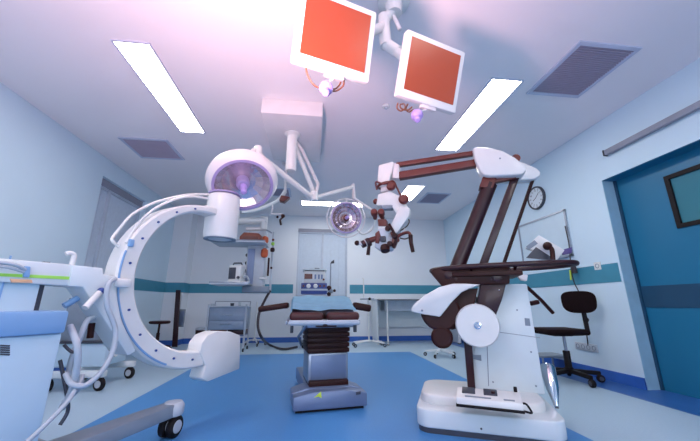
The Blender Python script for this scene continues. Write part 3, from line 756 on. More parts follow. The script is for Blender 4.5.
# three slanted arms
def slab(pxa, pxb, wa, mt, nm, sa=2.66, dep=.06, bev=.006):
    (x0, y0), (x1, y1) = pxa, pxb
    dx, dy = x1-x0, y1-y0; l = math.hypot(dx, dy); nx, ny = -dy/l*wa/2, dx/l*wa/2
    pts = [mp(x0+nx, y0+ny, sa), mp(x0-nx, y0-ny, sa), mp(x1-nx, y1-ny, sa), mp(x1+nx, y1+ny, sa)]
    m = MB(); m.prism(pts, MD*dep, bev); return m.build(nm, mt, ms)
pa, pb = mp(454.5, 274, 2.70), mp(490, 184, 2.70)
m = MB(); m.tube([pa, pb], .057, 20); m.build('main_strut', MAROON, ms)
m = MB(); m.prism([mp(x, y, 2.645) for x, y in ((483, 176), (497, 177), (493, 188), (479, 187))], MD*.11, .008); m.build('strut_collar', RUSTM, ms)
slab((482, 268), (516.5, 174), 8, MAROON, 'parallel_strut', 2.68, .05)
m = MB(); m.tube([mp(503, 266, 2.84), mp(534, 176, 2.84)], .014, 10); m.build('thin_strut', MAROOND, ms)
slab((492, 181), (516, 176), 4, RUSTM, 'link_bar', 2.66, .05)
# caps at the top
cappx = ((472.5, 148), (477, 146.5), (489, 147), (503, 150.5), (515, 157), (525, 165), (527, 170), (523, 174), (512, 175), (490, 176), (484, 175), (480, 171), (475, 160))
m = MB(); m.prism([mp(x, y, 2.6) for x, y in cappx], MD*.13, .016, 3); cap = m.build('head_cap', WHITE, ms)
q = mp(500, 158.5, 2.598); MB().cyl(q, q-MD*.004, .007, 10).build('screw', GREYP, cap)
cap2 = ((497, 170), (512, 162), (523, 162), (537, 168), (541, 172), (540, 176), (534, 179), (515, 180.5), (500, 180))
m = MB(); m.prism([mp(x, y, 2.78) for x, y in cap2], MD*.1, .014, 3); m.build('rear_cap', WHITE, ms)
q = mp(516, 158, 2.74); m = MB(); m.lathe([(0, 0), (.035, 0), (.035, .05), (0, .05)], q, MD, 20); m.build('cap_pivot', RUSTM, ms)
# horizontal arms
slab((396, 164.2), (475, 152.2), 4.2, RUSTM, 'upper_boom', 2.65, .05)
slab((398, 175), (477, 162), 6.8, RUSTM, 'lower_boom', 2.64, .07)
m = MB(); m.prism([mp(x, y, 2.63) for x, y in ((394, 163), (399, 164), (399, 178), (392, 178))], MD*.09, .006); m.build('boom_end', LAMPW, ms)
# hanging head
m = MB(); m.prism([mp(x, y, 2.61) for x, y in ((378.5, 165), (393, 161), (394, 164), (390, 178), (388, 186), (380, 187), (377, 180))], MD*.13, .012, 3); m.build('suspension_head', WHITE, ms)
q = mp(385.5, 185.5, 2.66)
m = MB(); m.tube([q+V((0, 0, 0))+(ME*math.cos(a)*.068+MD*math.sin(a)*.068)+V((0, 0, .012*math.cos(a))) for a in [2*PI*k/28 for k in range(28)]], .012, 8, closed=True); m.build('rotation_ring', RUSTM, ms)
m = MB(); m.cyl(q+V((0, 0, .05)), q-V((0, 0, .07)), .045, 20, .006); m.build('swivel', LAMPW, ms)
q = mp(391.5, 187, 2.6); m = MB(); m.lathe([(0, 0), (.034, 0), (.04, .01), (.04, .03), (.025, .045), (0, .045)], q, -MD, 20); m.build('clutch_knob', RUSTM, ms)
q = mp(404, 200, 2.6); m = MB(); m.lathe([(0, 0), (.04, 0), (.044, .01), (.044, .03), (.03, .045), (0, .045)], q, -MD, 20); m.build('focus_knob', RUSTM, ms)
m = MB(); m.prism([mp(x, y, 2.6) for x, y in ((378, 194), (390, 191), (400, 196), (408, 207), (407, 212), (396, 214), (391, 205), (376, 205.5))], MD*.1, .008); m.build('upper_link', WHITE, ms)
m = MB(); m.prism([mp(x, y, 2.57) for x, y in ((400, 206), (410, 208), (409, 216), (397, 233), (389, 232), (390, 226))], MD*.1, .008); m.build('lower_link', WHITE, ms)
m = MB(); m.prism([mp(x, y, 2.6) for x, y in ((381, 205), (394, 205), (391, 208.5), (382, 208.5))], MD*.08, .004); m.build('link_under_plate', GREYP, ms)  # small grey plate under the upper link
q = mp(375.5, 201.5, 2.62); MB().ball(q, .022, (1, 1, 1.2)).build('side_knob', RUSTM, ms)
# binocular body
m = MB(); m.prism([mp(x, y, 2.56) for x, y in ((378, 228), (390, 228), (394, 238), (391, 249), (381, 251), (374, 247), (375, 238))], MD*.13, .014, 3); m.build('optic_body', GREYL, ms)
m = MB(); m.prism([mp(x, y, 2.58) for x, y in ((378, 222), (386, 222), (387, 230), (378, 230))], MD*.08, .008); m.build('tube_base', WHITE, ms)
m = MB(); m.prism([mp(x, y, 2.57) for x, y in ((377.5, 219), (386, 219), (387, 226), (378, 226))], MD*.09, .006); m.build('tube_bracket', RUSTM, ms)
for x in (374, 381):
    a, b = mp(x+1.3, 218, 2.62), mp(x-.5, 209.5, 2.5)
    m = MB(); m.lathe([(0, 0), (.02, 0), (.02, .05), (.028, .055), (.03, .09), (.026, .105), (0, .105)], a, b-a, 18); m.build('eyepiece', RUSTM, ms)
m = MB(); m.tube([mp(378, 217, 2.62), mp(381, 221, 2.62)], .022, 12); m.build('eyepiece_bridge', WHITE, ms)
q = mp(385, 248, 2.54); m = MB(); m.lathe([(0, -.02), (.035, -.02), (.04, 0), (.036, .03), (0, .03)], q, V((0, -.4, -1)), 22); m.build('objective_lens', MAROOND, ms)
m = MB(); m.prism([mp(x, y, 2.56) for x, y in ((387, 232), (394, 231), (396, 240), (393, 247), (387, 243))], MD*.12, .01); m.build('zoom_motor', RUSTM, ms)
m = MB(); m.prism([mp(x, y, 2.555) for x, y in ((375, 233), (379, 230), (381, 236), (379, 244), (375, 243))], MD*.1, .008); m.build('beam_splitter', RUSTM, ms)
m = MB(); m.box(mp(383, 239, 2.55), (.05, .03, .05), MRt, .01); m.build('lamp_window', GREYD, ms)
for x, y in ((388, 229), (395, 236), (390, 244)):
    q = mp(x, y, 2.55); MB().lathe([(0, 0), (.02, 0), (.024, .01), (.02, .03), (0, .03)], q, -MD, 16).build('adjust_knob', MAROOND, ms)
m = MB(); m.tube([mp(389, 224, 2.56), mp(396, 238, 2.56), mp(393, 248, 2.56)], .012, 8, smooth=4); m.build('cable', MAROOND, ms)
m = MB(); m.tube([mp(377, 190, 2.6), mp(376, 182, 2.58), mp(384, 184, 2.56), mp(393, 181, 2.57), mp(397, 188, 2.6), mp(401, 196, 2.6)], .008, 8, smooth=5); m.build('cable', RUSTM, ms)
# left co-observer optics
m = MB(); m.tube([mp(378, 238, 2.6), mp(371, 240, 2.58), mp(363, 244, 2.55)], .024, 12); m.build('observer_tube', RUSTM, ms)
for x, y, r in ((368, 242.5, .037), (363.5, 244, .03)):
    q = mp(x, y, 2.56); MB().lathe([(0, -.018), (r, -.018), (r*1.08, 0), (r, .018), (0, .018)], q, mp(363, 244, 2.55)-mp(371, 240, 2.58), 20).build('observer_ring', MAROON, ms)
q = mp(366, 242.8, 2.56); MB().lathe([(0, -.008), (.033, -.008), (.033, .008), (0, .008)], q, mp(363, 244, 2.55)-mp(371, 240, 2.58), 20).build('observer_ring', LAMPW, ms)
q = mp(357, 243, 2.53); MB().ball(q, .022).build('observer_eyepiece', MAROOND, ms)
m = MB(); m.tube([mp(363, 244, 2.55), mp(357.5, 243, 2.53)], .014, 10); m.build('eyepiece_stem', LAMPW, ms)
m = MB(); m.tube([mp(369, 246, 2.56), mp(368, 255, 2.56)], [.013, .016], 12); m.build('grip', MAROOND, ms)
# right handle
m = MB(); m.tube([mp(394, 240, 2.6), mp(400, 235, 2.6), mp(408, 232.5, 2.58), mp(411, 236, 2.56)], .013, 10, smooth=5); m.build('handle_arm', RUSTM, ms)
m = MB(); m.tube([mp(410.5, 235, 2.56), mp(411, 243, 2.56), mp(413, 252, 2.56)], [.018, .015], 12); m.build('grip', MAROOND, ms)
q = mp(397, 240, 2.58); MB().ball(q, .022).build('handle_joint', RUSTM, ms)
for pp in ([(403, 214), (409, 220), (407, 226), (400, 231)], [(398, 230), (403, 227), (405, 232), (399, 238)], [(400, 238), (405, 239), (410, 237)]):
    MB().tube([mp(x, y, 2.62) for x, y in pp], .005, 6, smooth=5).build('cable', MAROOND if pp[0][0] > 399 else LAMPW, ms)
# small control screen behind the rail
pts = [mp(x, y, 2.86) for x, y in ((539, 235), (565, 250), (557, 260), (526, 248))]
m = MB(); m.prism(pts, MD*.05, .006); scr = m.build('control_screen', WHITE, ms)
m = MB(); m.prism([mp(x, y, 2.855) for x, y in ((526, 258), (536, 247), (552, 257.5), (550, 260))], MD*.004); m.build('screen_face', GREYD, scr)
m = MB(); m.prism([mp(x, y, 2.855) for x, y in ((526, 246.5), (534.5, 240), (538, 243.5), (529.5, 249.5))], MD*.004); m.build('button_bar', GREYP, scr)
m = MB(); m.ball(mp(547.5, 246, 2.8), .033, (1, 1, 1)); m.tube([mp(548, 246, 2.8), mp(552, 250, 2.78), mp(553, 263, 2.76)], .018, 10, smooth=4); m.build('screen_pivot', MAROOND, ms)
m = MB(); m.prism([mp(x, y, 2.88) for x, y in ((561, 250), (572, 247), (572, 253), (563, 255))], MD*.02, .003); m.build('release_lever', PURPLED, ms)
m = MB(); m.prism([mp(x, y, 2.8) for x, y in ((515, 273), (528, 275), (527, 281), (521, 280))], MD*.05, .004); m.build('rail_bracket', LAMPW, ms)
# dark lever behind the column
m = MB(); m.tube([mp(527, 287, 2.9), mp(541, 300, 2.95), mp(553, 313, 3.0)], .014, 10); m.tube([mp(531, 303.5, 2.9), mp(538, 302, 2.93)], .018, 10); m.build('rear_lever', MAROOND, ms)
# chrome tube at the right rear of the base
a, b = mp(547, 365, 2.86), mp(557, 408, 2.72)
m = MB(); m.lathe([(0, 0), (.04, .0), (.05, .02), (.042, (b-a).length*.55), (.014, (b-a).length*.97), (0, (b-a).length)], a, b-a, 20); m.build('push_handle', CHROME, ms)
m = MB(); m.tube([b-(b-a)*.02, V((b.x, b.y, zb1))], .012, 8); m.build('handle_socket', GREYD, ms)

# foot control resting on the base
zt2 = zdeck
fc0, fc1, fc2, fc3 = P(456, 404.5, z=zt2+.012), P(525, 412, z=zt2+.012), P(521, 392, z=zt2+.04), P(457, 387, z=zt2+.04)
fo = thing('foot_control', 'white foot control box with dark pedals lying on the microscope base', 'foot control', (fc0+fc2)/2*1.0)
fe = (fc1-fc0).normalized(); fn_ = V((0, 0, 1)).cross(fe).normalized()
W_, D_ = (fc1-fc0).length, .16
FM = Matrix(((fe.x, fn_.x, 0), (fe.y, fn_.y, 0), (0, 0, 1)))
FB = V((fc0.x, fc0.y, zdeck))
FWd = lambda x, y, z: FB+FM @ V((x, y, z))
m = MB(); m.prism([FWd(0, 0, 0), FWd(0, D_, 0), FWd(0, D_, .015), FWd(0, 0, .015)], FM @ V((W_, 0, 0)), .003); m.build('base_plate', BLACKP, fo)
m = MB(); m.prism([FWd(.004, .004, .015), FWd(.004, D_-.004, .015), FWd(.004, D_-.02, .082), FWd(.004, .012, .05)], FM @ V((W_-.008, 0, 0)), .004); sh = m.build('shell', WHITE, fo)
slope = math.atan2(.03, D_-.032); Rs = FM @ Euler((slope, 0, 0)).to_matrix()
onf = lambda x, y: FWd(x, y, .05+(y-.012)*.032/(D_-.032)+.002)
for x, nm in ((.11*W_, 'pedal'), (.45*W_, 'pedal')):
    m = MB(); m.box(onf(x+.09*W_, .1), (.21*W_, .07, .01), Rs, .003); m.build(nm, GREYD, fo)
for x, w in ((.29*W_, .4*W_), (.75*W_, .16*W_)):
    m = MB(); m.box(onf(x+.02, .032), (w, .012, .005), Rs, .002); m.build('slot', GREYP, fo)
m = MB(); m.cyl(onf(.58*W_, .085), onf(.58*W_, .085)+V((0, 0, .015)), .012, 16); m.build('button', MAROOND, fo)
m = MB(); m.box(onf(.93*W_, .14)+V((0, 0, .01)), (.02, .02, .03), Rs, .004); m.build('plug', BLACKP, fo)
m = MB(); m.tube([FWd(W_, .1, .03), FWd(W_+.02, .09, .03), FWd(W_+.035, .03, .012), FWd(W_+.03, .0, .01), FWd(W_, .01, .012)], .006, 8, smooth=4); m.build('carry_handle', BLACKP, fo)

# ------------------------------------------------------------------ office chair
cc = P(571, 381, z=0)
t = thing('office_chair', 'black office chair with low backrest beside the right wall', 'chair', cc)
yc = cc.y
sz = P(563, 331, y=yc).z
m = MB(); m.cyl((cc.x, cc.y, .075), (cc.x, cc.y, .14), .045, 20, .01)
for k in range(5):
    a = 2*PI*k/5-.35; d = V((math.cos(a), math.sin(a), 0))
    m2 = MB(); m2.prism([V((cc.x, cc.y, .085))+d.cross(V((0, 0, 1)))*.028, V((cc.x, cc.y, .085))-d.cross(V((0, 0, 1)))*.028, V((cc.x, cc.y, .07))+d*.29-d.cross(V((0, 0, 1)))*.018, V((cc.x, cc.y, .07))+d*.29+d.cross(V((0, 0, 1)))*.018], (0, 0, .04), .006)
    lg = m2.build('base_leg', BLACKP, t)
    caster(t, V((cc.x, cc.y, 0))+d*.285, .038, .04, d.cross(V((0, 0, 1))), m=BLACKP, hub=GREYD)
m.build('base_hub', BLACKP, t)
m = MB(); m.cyl((cc.x, cc.y, .12), (cc.x, cc.y, sz*.6), .034, 18, .004); m.build('column_cover', BLACKP, t)
m = MB(); m.cyl((cc.x, cc.y, sz*.58), (cc.x, cc.y, sz-.03), .016, 14); m.build('gas_lift', STEEL, t)
sd = V((-1, .12, 0)).normalized(); sn = V((0, 0, 1)).cross(sd)
SRm = Matrix(((sd.x, sn.x, 0), (sd.y, sn.y, 0), (0, 0, 1)))
m = MB(); m.box(V((cc.x, cc.y, sz))+sd*.06, (.46, .42, .06), SRm, .028, 4); m.build('seat', CHAIRF, t)
m = MB(); m.box(V((cc.x, cc.y, sz-.035))+sd*.04, (.2, .14, .03), SRm, .006); m.tube([V((cc.x, cc.y, sz-.04))-sn*.05, V((cc.x, cc.y, sz-.045))-sn*.2], .007, 8); m.build('tilt_mechanism', BLACKP, t)
bk_ = V((cc.x, cc.y, 0))-sd*.235
bp_ = P(582, 302, y=bk_.y); zbk = bp_.z
m = MB(); m.tube([V((cc.x, cc.y, sz-.03))-sd*.05, V((bk_.x, bk_.y, sz-.02))-sd*.02, V((bk_.x, bk_.y, sz+.04))-sd*.04, V((bk_.x, bk_.y, zbk-.02))-sd*.03], .024, 10, smooth=4, flat=sn); m.build('back_post', BLACKP, t)
m = MB(); m.ball(V((bk_.x, bk_.y, sz+.12))-sd*.045, .03); m.build('height_knob', BLACKP, t)
tb = bmesh.new()
# curved padded backrest
m = MB(); kk = 9; pts = []
bw, bhh = .165, .122
outl = []
for k in range(28):
    a = 2*PI*k/28; ex = 3.2
    cx_, sy_ = math.cos(a), math.sin(a)
    outl.append((math.copysign(abs(cx_)**(2/ex), cx_)*bw*(1+.08*sy_), math.copysign(abs(sy_)**(2/ex), sy_)*bhh))
# backrest is seen turned towards the camera
bdir = V((-.72, -.69, 0)); bn_ = V((0, 0, 1)).cross(bdir).normalized()
bd = bdir.normalized()
bcn = V((bk_.x, bk_.y, zbk+.0))-sd*.0
m.prism([bcn+bn_*x_+V((0, 0, y_))+bd*.025-bd*.3*x_*x_ for x_, y_ in outl], -bd*.05, .018, 3); m.build('backrest', CHAIRF, t)

# ------------------------------------------------------------------ right wall fittings
ck = P(536, 198, x=XR-.02); rk = .17
t = thing('wall_clock', 'round wall clock with dark rim on the right wall above the whiteboard', 'clock', (XR, ck.y, ck.z))
m = MB(); m.lathe([(0, 0), (rk, 0), (rk, .03), (rk-.008, .038), (rk-.02, .034), (rk-.022, .02), (0, .02)], (XR, ck.y, ck.z), (-1, 0, 0), 48); m.build('case', GREYD, t)
m = MB(); m.lathe([(0, .018), (rk-.022, .018), (rk-.022, .022), (0, .022)], (XR, ck.y, ck.z), (-1, 0, 0), 48); m.build('dial', PAPER, t)
m = MB()
for k in range(12):
    a = 2*PI*k/12
    m.box((XR-.0235, ck.y-math.sin(a)*(rk-.036), ck.z+math.cos(a)*(rk-.036)), (.002, .005, .02), (a, 0, 0))
m.build('hour_mark', GREYD, t)
def flat_text(body, size, loc, rot, depth):
    cu_ = bpy.data.curves.new('txt', 'FONT'); cu_.body = body; cu_.size = size; cu_.align_x = 'CENTER'; cu_.align_y = 'CENTER'; cu_.extrude = depth
    ob = bpy.data.objects.new('txt', cu_); col.objects.link(ob)
    dg = bpy.context.evaluated_depsgraph_get(); me = bpy.data.meshes.new_from_object(ob.evaluated_get(dg))
    me.transform(Matrix.Translation(V(loc)) @ rot.to_4x4())
    bpy.data.objects.remove(ob); bpy.data.curves.remove(cu_)
    return me
m = MB(); rotw = Matrix(((0, 0, -1), (-1, 0, 0), (0, 1, 0)))
for k in range(1, 13):
    a = 2*PI*k/12
    me = flat_text(str(k), .036, (XR-.0232, ck.y-math.sin(a)*(rk-.062), ck.z+math.cos(a)*(rk-.062)), rotw, .0006); m.bm.from_mesh(me); bpy.data.meshes.remove(me)
m.build('numerals', GREYD, t)
for a, l, w in ((math.radians(245), .07, .008), (math.radians(50), .10, .006)):
    m = MB(); m.box((XR-.026, ck.y-math.sin(a)*l*.45, ck.z+math.cos(a)*l*.45), (.003, w, l), (a, 0, 0)); m.build('hand', GREYD, t)

wb0 = P(518, 227, x=XR-.015); wb1 = P(565, 210.5, x=XR-.015); zlo = P(571, 251, x=XR-.015).z-.06
t = thing('whiteboard', 'grey framed whiteboard on the right wall behind the microscope rail', 'whiteboard', (XR, (wb0.y+wb1.y)/2, zlo))
y0, y1, z1 = wb1.y, wb0.y, 1.985
m = MB(); m.bb((XR-.012, y0, zlo), (XR-.001, y1, z1)); m.build('surface', BOARD, t)
m = MB(); w = .025
m.bb((XR-.022, y0, zlo), (XR, y0+w, z1)); m.bb((XR-.022, y1-w, zlo), (XR, y1, z1)); m.bb((XR-.022, y0, z1-w), (XR, y1, z1)); m.bb((XR-.022, y0, zlo), (XR, y1, zlo+w)); m.build('frame', STEEL, t)
m = MB(); m.bb((XR-.07, y0+.1, zlo-.012), (XR-.005, y1-.2, zlo), .002); m.build('pen_tray', STEEL, t)
def outlet(px, py, n, label):
    q = P(px, py, x=XR); g = .075
    t = thing('wall_socket', label, 'socket', q)
    m = MB(); m.box((XR-.005, q.y, q.z), (.012, g*n+.01, .085), None, .003); m.build('plate', WHITE if n == 1 else GREYL, t)
    for k in range(n):
        yy = q.y+(k-(n-1)/2)*g
        MB().lathe([(0, .010), (.026, .010), (.026, .013), (.02, .013), (.018, .0105), (0, .0105)], (XR, yy, q.z), (-1, 0, 0), 20).build('socket', GREYP, t)
outlet(586.5, 347, 4, 'grey strip of four sockets low on the right wall beside the chair')
outlet(598, 266, 1, 'single white socket on the teal band of the right wall')
pts = [P(565, 226, x=XR-.03), P(569, 245, x=XR-.05), P(571, 268, x=XR-.05), P(574, 282, x=XR-.03), P(580, 296, x=XR-.02), P(586, 330, x=XR-.02), P(588, 345, x=XR-.008)]
o = MB().tube(pts, .006, 8, smooth=6).build('power_cable', HOSED); tag(o, 'thin dark cable hanging on the right wall beside the whiteboard, with yellow-green tag', 'cable')
m = MB(); m.tube([P(570, 270, x=XR-.06), P(571, 280, x=XR-.06)], .01, 8); m.build('tag', YG, o)
m = MB(); m.tube([P(573, 266, x=XR-.05), P(575, 273, x=XR-.05)], .03, 10); m.build('cable_plug', HOSED, o)
# low step behind the microscope
st = P(547, 354, y=4.0)
t = thing('step_stool', 'low grey step stool behind the microscope column, near the chair', 'stool', (st.x, st.y, 0))
m = MB(); m.box((st.x, st.y, st.z-.012), (.36, .28, .025), None, .006); m.build('step_plate', GREYP, t)
for sx in (-.15, .15):
    for sy in (-.11, .11):
        m = MB(); m.cyl((st.x+sx, st.y+sy, 0), (st.x+sx, st.y+sy, st.z-.02), .012, 12); m.build('leg', STEEL, t)

# ------------------------------------------------------------------ stools
def stool(c, sz, mb_, ms_, label, rs, k=5, rb=.2, ph=0, cr=.028, footm=None):
    c = V(c); t = thing('stool', label, 'stool', c, 'round stools')
    m = MB(); m.lathe([(0, sz-.045), (rs*.9, sz-.045), (rs, sz-.03), (rs, sz-.012), (rs*.93, sz), (0, sz)], c, n=32); m.build('seat', ms_, t)
    m = MB(); m.cyl(c+V((0, 0, .08)), c+V((0, 0, sz*.6)), .028, 16); m.cyl(c+V((0, 0, sz*.55)), c+V((0, 0, sz-.03)), .018, 14); m.build('column', footm or mb_, t)
    for i in range(k):
        a = 2*PI*i/k+ph; d = V((math.cos(a), math.sin(a), 0))
        m = MB(); m.tube([c+V((0, 0, .10)), c+d*rb+V((0, 0, cr*2+.012))], [.022, .014], 10); m.build('leg', mb_, t)
        caster(t, c+d*rb, cr, .03, d.cross(V((0, 0, 1))))
    return t
c1 = P(160, 347, z=0)
stool((P(160, 321, y=6.25).x, 6.25, 0), P(160, 321, y=6.25).z, MAROOND, MAROOND, 'dark round stool seen through the C-arm near the left corner', .17, ph=.4, rb=.22)
c2 = P(441, 356.5, z=0)
stool((c2.x, c2.y, 0), .5, WHITEB, MAROOND, 'stool with white wheeled base behind the microscope counterweight', .15, ph=.2, rb=.24, footm=WHITE)

# dark board leaning by the pier
b0, b1 = P(175, 343, y=6.80), P(178, 290, y=6.93)
m = MB(); m.prism([(b0.x-.05, 6.80, 0), (b0.x+.05, 6.80, 0), (b1.x+.045, 6.935, b1.z), (b1.x-.045, 6.935, b1.z)], (0, .02, 0), .004)
o = m.build('narrow_board', MAROON); tag(o, 'narrow dark brown board leaning upright against the wall pier', 'board')
q = P(181.5, 318, y=6.96)
t = thing('wall_panel_box', 'small grey panel box on the pier wall beside the leaning board', 'box', (q.x+.02, 6.965, q.z))
m = MB(); m.bb((q.x-.05, 6.945, q.z-.17), (q.x+.06, 6.97, q.z+.17), .004); m.build('case', GREYP, t)
m = MB(); m.bb((q.x-.03, 6.94, q.z-.13), (q.x+.04, 6.946, q.z+.13)); m.build('cover', STEELB, t)
q = P(193.5, 219, y=YB)
m = MB(); m.bb((q.x-.04, YB-.05, q.z-.16), (q.x+.04, YB, q.z+.16), .006); o = m.build('wall_box', GREYP); tag(o, 'tall narrow grey box high on the back wall beside the pier', 'box')
m = MB(); m.bb((q.x-.025, YB-.056, q.z-.13), (q.x+.025, YB-.05, q.z+.02)); m.build('cover', TRIMG, o)

# ------------------------------------------------------------------ drawer cart at the back
x0, x1, y0, y1 = -1.80, -1.13, 5.95, 6.35
zt3 = P(228, 306, y=y0).z
t = thing('drawer_cart', 'grey steel drawer cart with two handles against the back wall', 'cart', ((x0+x1)/2, (y0+y1)/2, 0))
for xx in (x0+.015, x1-.015):
    for yy in (y0+.015, y1-.015):
        m = MB(); m.bb((xx-.015, yy-.015, .06), (xx+.015, yy+.015, zt3+.03)); m.build('post', GREYL, t)
        caster(t, (xx, yy, 0), .03, .025)
zd0 = P(228, 330, y=y0).z
m = MB(); m.bb((x0+.03, y0+.02, zd0), (x1-.03, y1, zt3-.02), .006); m.build('body', CARTM, t)
m = MB(); m.bb((x0, y0-.01, zt3-.02), (x1, y1, zt3), .005); m.build('worktop', GREYL, t)
m = MB(); m.tube([(x0+.015, y1-.015, zt3+.08), (x1-.015, y1-.015, zt3+.08)], .008, 8); m.tube([(x0+.015, y1-.015, zt3), (x0+.015, y1-.015, zt3+.08)], .008, 8); m.tube([(x1-.015, y1-.015, zt3), (x1-.015, y1-.015, zt3+.08)], .008, 8); m.build('top_rail', STEEL, t)
zz = [zd0+.005, (zd0+zt3-.02)/2-.01, zt3-.075, zt3-.025]
zm = (zd0+zt3-.1)/2
for a, b in ((zd0+.006, zm-.004), (zm+.004, zt3-.10)):
    m = MB(); m.bb((x0+.045, y0+.004, a), (x1-.045, y0+.02, b), .004); d_ = m.build('drawer', CARTM, t)
    c_ = (a+b)/2+.02; m = MB(); m.tube([((x0+x1)/2-.09, y0+.004, c_), ((x0+x1)/2-.09, y0-.02, c_), ((x0+x1)/2+.09, y0-.02, c_), ((x0+x1)/2+.09, y0+.004, c_)], .006, 8); m.build('handle', CHROME, d_)
m = MB(); m.bb((x0+.02, y0, .26), (x1-.02, y1, .28)); m.build('low_shelf', STEELB, t)
q = (x0+.12, y0+.06, .28)
m = MB(); m.bb((x0+.07, y0+.05, .28), (x0+.30, y0+.28, .39), .006); o = m.build('supply_box', BROWN); tag(o, 'red-brown box on the low shelf of the drawer cart, at its left', 'box')
m = MB(); m.bb((x0+.065, y0+.045, .375), (x0+.305, y0+.285, .40), .004); m.build('lid', MAROON, o)
m = MB(); m.bb((x0+.36, y0+.06, .28), (x0+.66, y0+.3, .36), .006); o = m.build('supply_tray', MAROON); tag(o, 'dark maroon tray on the low shelf of the drawer cart, at its right', 'tray')
m = MB(); m.bb((x0+.38, y0+.08, .352), (x0+.64, y0+.28, .364)); m.build('contents', GREYL, o)
for px, r, h, lab in ((232.5, .035, .05, 'small dark pot on the drawer cart top, right of centre'), (240, .028, .07, 'small grey pot on the right end of the drawer cart top'), (213, .04, .04, 'low pale dish on the left end of the drawer cart top')):
    q = P(px, 302, y=y0+.12)
    m = MB(); m.lathe([(0, 0), (r*.8, 0), (r, h), (r*.9, h), (r*.72, .008), (0, .008)], (q.x, y0+.12, zt3)); o = m.build('pot', GREYD if px == 232.5 else GREYL); tag(o, lab, 'pot')
# bin left of the cart
q = P(200, 340, y=6.35)
t = thing('waste_bin', 'dark waste bin with pale lid on the floor left of the drawer cart', 'bin', (q.x, 6.4, 0))
m = MB(); m.lathe([(0, 0), (.085, 0), (.11, .34), (.1, .34), (.08, .01), (0, .01)], (q.x, 6.4, 0), n=24); m.build('body', MAROOND, t)
m = MB(); m.lathe([(0, .34), (.115, .34), (.115, .37), (.08, .39), (0, .395)], (q.x, 6.4, 0), n=24); m.build('lid', GREYL, t)

# ------------------------------------------------------------------ ceiling supply pendant
yp = 5.45
pt = P(255, 221, y=yp)
t = thing('supply_pendant', 'white ceiling supply pendant with two shelves left of the operating table', 'pendant', (P(232, 221, y=yp).x, yp, H))
pxm = P(234, 221, y=yp)
m = MB(); m.lathe([(0, H), (.14, H), (.14, H-.05), (.09, H-.09), (.085, pxm.z-.06), (0, pxm.z-.06)], (pxm.x, yp, 0)); m.build('ceiling_column', WHITE, t)
a, b = P(236, 221, y=yp), P(267, 221, y=yp)
m = MB(); m.tube([a, b], .062, 18); m.build('upper_arm', WHITE, t)
m = MB(); m.cyl(b+V((-.05, 0, -.16)), b+V((-.05, 0, .07)), .06, 18, .008); m.build('arm_joint', WHITE, t)
a, b = P(246, 229, y=yp), P(266, 229, y=yp)
m = MB(); m.tube([a, b], .035, 14); m.build('lower_arm', LAMPW, t)
c0, c1_ = P(248.5, 250, y=yp), P(263.5, 291, y=yp)
m = MB(); m.bb((c0.x, yp-.1, c1_.z), (c1_.x+.0, yp+.12, P(252, 232, y=yp).z), .012); pc = m.build('service_column', GREYL, t)
m = MB(); m.bb((c0.x+.02, yp-.112, c1_.z+.1), (c0.x+.13, yp-.1, P(252, 250, y=yp).z)); m.build('front_panel', STEELB, pc)
for k in range(3):
    q = P(243, 255+8*k, y=yp-.06); MB().ball((c0.x-.0, yp-.06, q.z), .03).build('gas_outlet', GREYD, pc)
def shelf(z, xa, xb, yfr, nm):
    m = MB(); m.bb((xa, yfr, z-.012), (xb, yp+.1, z+.012), .005); s = m.build(nm, GREYL, t)
    m = MB(); m.tube([(xa, yfr+.01, z+.02), (xb, yfr+.01, z+.02)], .011, 8); m.build('shelf_rail', STEEL, s)
zs1 = P(232, 243.5, y=yp-.2).z; xs = P(214, 244, y=yp-.2).x
shelf(zs1, xs, P(267, 244, y=yp-.2).x, yp-.42, 'shelf')
zs2 = P(232, 284.5, y=yp-.2).z
shelf(zs2, P(213, 285, y=yp-.2).x, c0.x+.12, yp-.42, 'shelf')
m = MB(); m.bb((c0.x-.02, yp-.16, c1_.z-.03), (P(270, 291, y=yp).x, yp+.14, c1_.z+.07), .01); m.build('lower_console', GREYP, t)
# drip pole at the right with fittings
xpole = P(272, 260, y=yp).x
m = MB(); m.tube([(xpole, yp, c1_.z), (xpole, yp, P(270, 232, y=yp).z)], .018, 10); pl = m.build('equipment_pole', GREYL, t)
for y_, mt, r in ((244, GREEN, .03), (250, MAROOND, .04), (268, MAROOND, .02), (240, RUSTM, .022)):
    q = P(271, y_, y=yp); MB().lathe([(0, -r), (r*.8, -r*.8), (r, 0), (r*.8, r*.8), (0, r)], (xpole, yp-.02, q.z), (0, 0, 1), 14).build('pole_fitting', mt, pl)
m = MB(); m.tube([P(259, 232, y=yp), P(266, 230, y=yp), P(272, 233, y=yp)], .012, 8, smooth=4); m.build('pole_hook', STEEL, t)
m = MB(); m.tube([(xpole-.05, yp-.02, P(268, 258, y=yp).z), (xpole-.05, yp-.02, P(268, 276, y=yp).z)], .016, 10); m.build('flow_meter', MAROOND, t)
m = MB(); m.box((P(264, 282, y=yp).x, yp-.12, P(264, 279, y=yp).z), (.12, .04, .03), None, .006); m.build('bracket', WHITE, t)
# orange bags hung on the column
for (px, py, h) in ((265, 240, .13), (264.5, 253, .16)):
    q = P(px, py, y=yp-.14)
    m = MB(); m.lathe([(0, -h/2), (.045, -h/2+.01), (.06, -h*.2), (.055, h*.3), (.02, h/2), (0, h/2)], (q.x, yp-.14, q.z), n=16)
    o = m.build('drainage_bag', ORANGE); tag(o, 'orange bag hanging on the supply pendant, %s of the two' % ('upper' if py < 245 else 'lower'), 'bag', 'orange bags on the pendant')
    m = MB(); m.tube([(q.x, yp-.14, q.z+h/2-.01), (q.x-.01, yp-.09, q.z+h/2+.03)], .008, 6); m.build('hanger', WHITE, o)
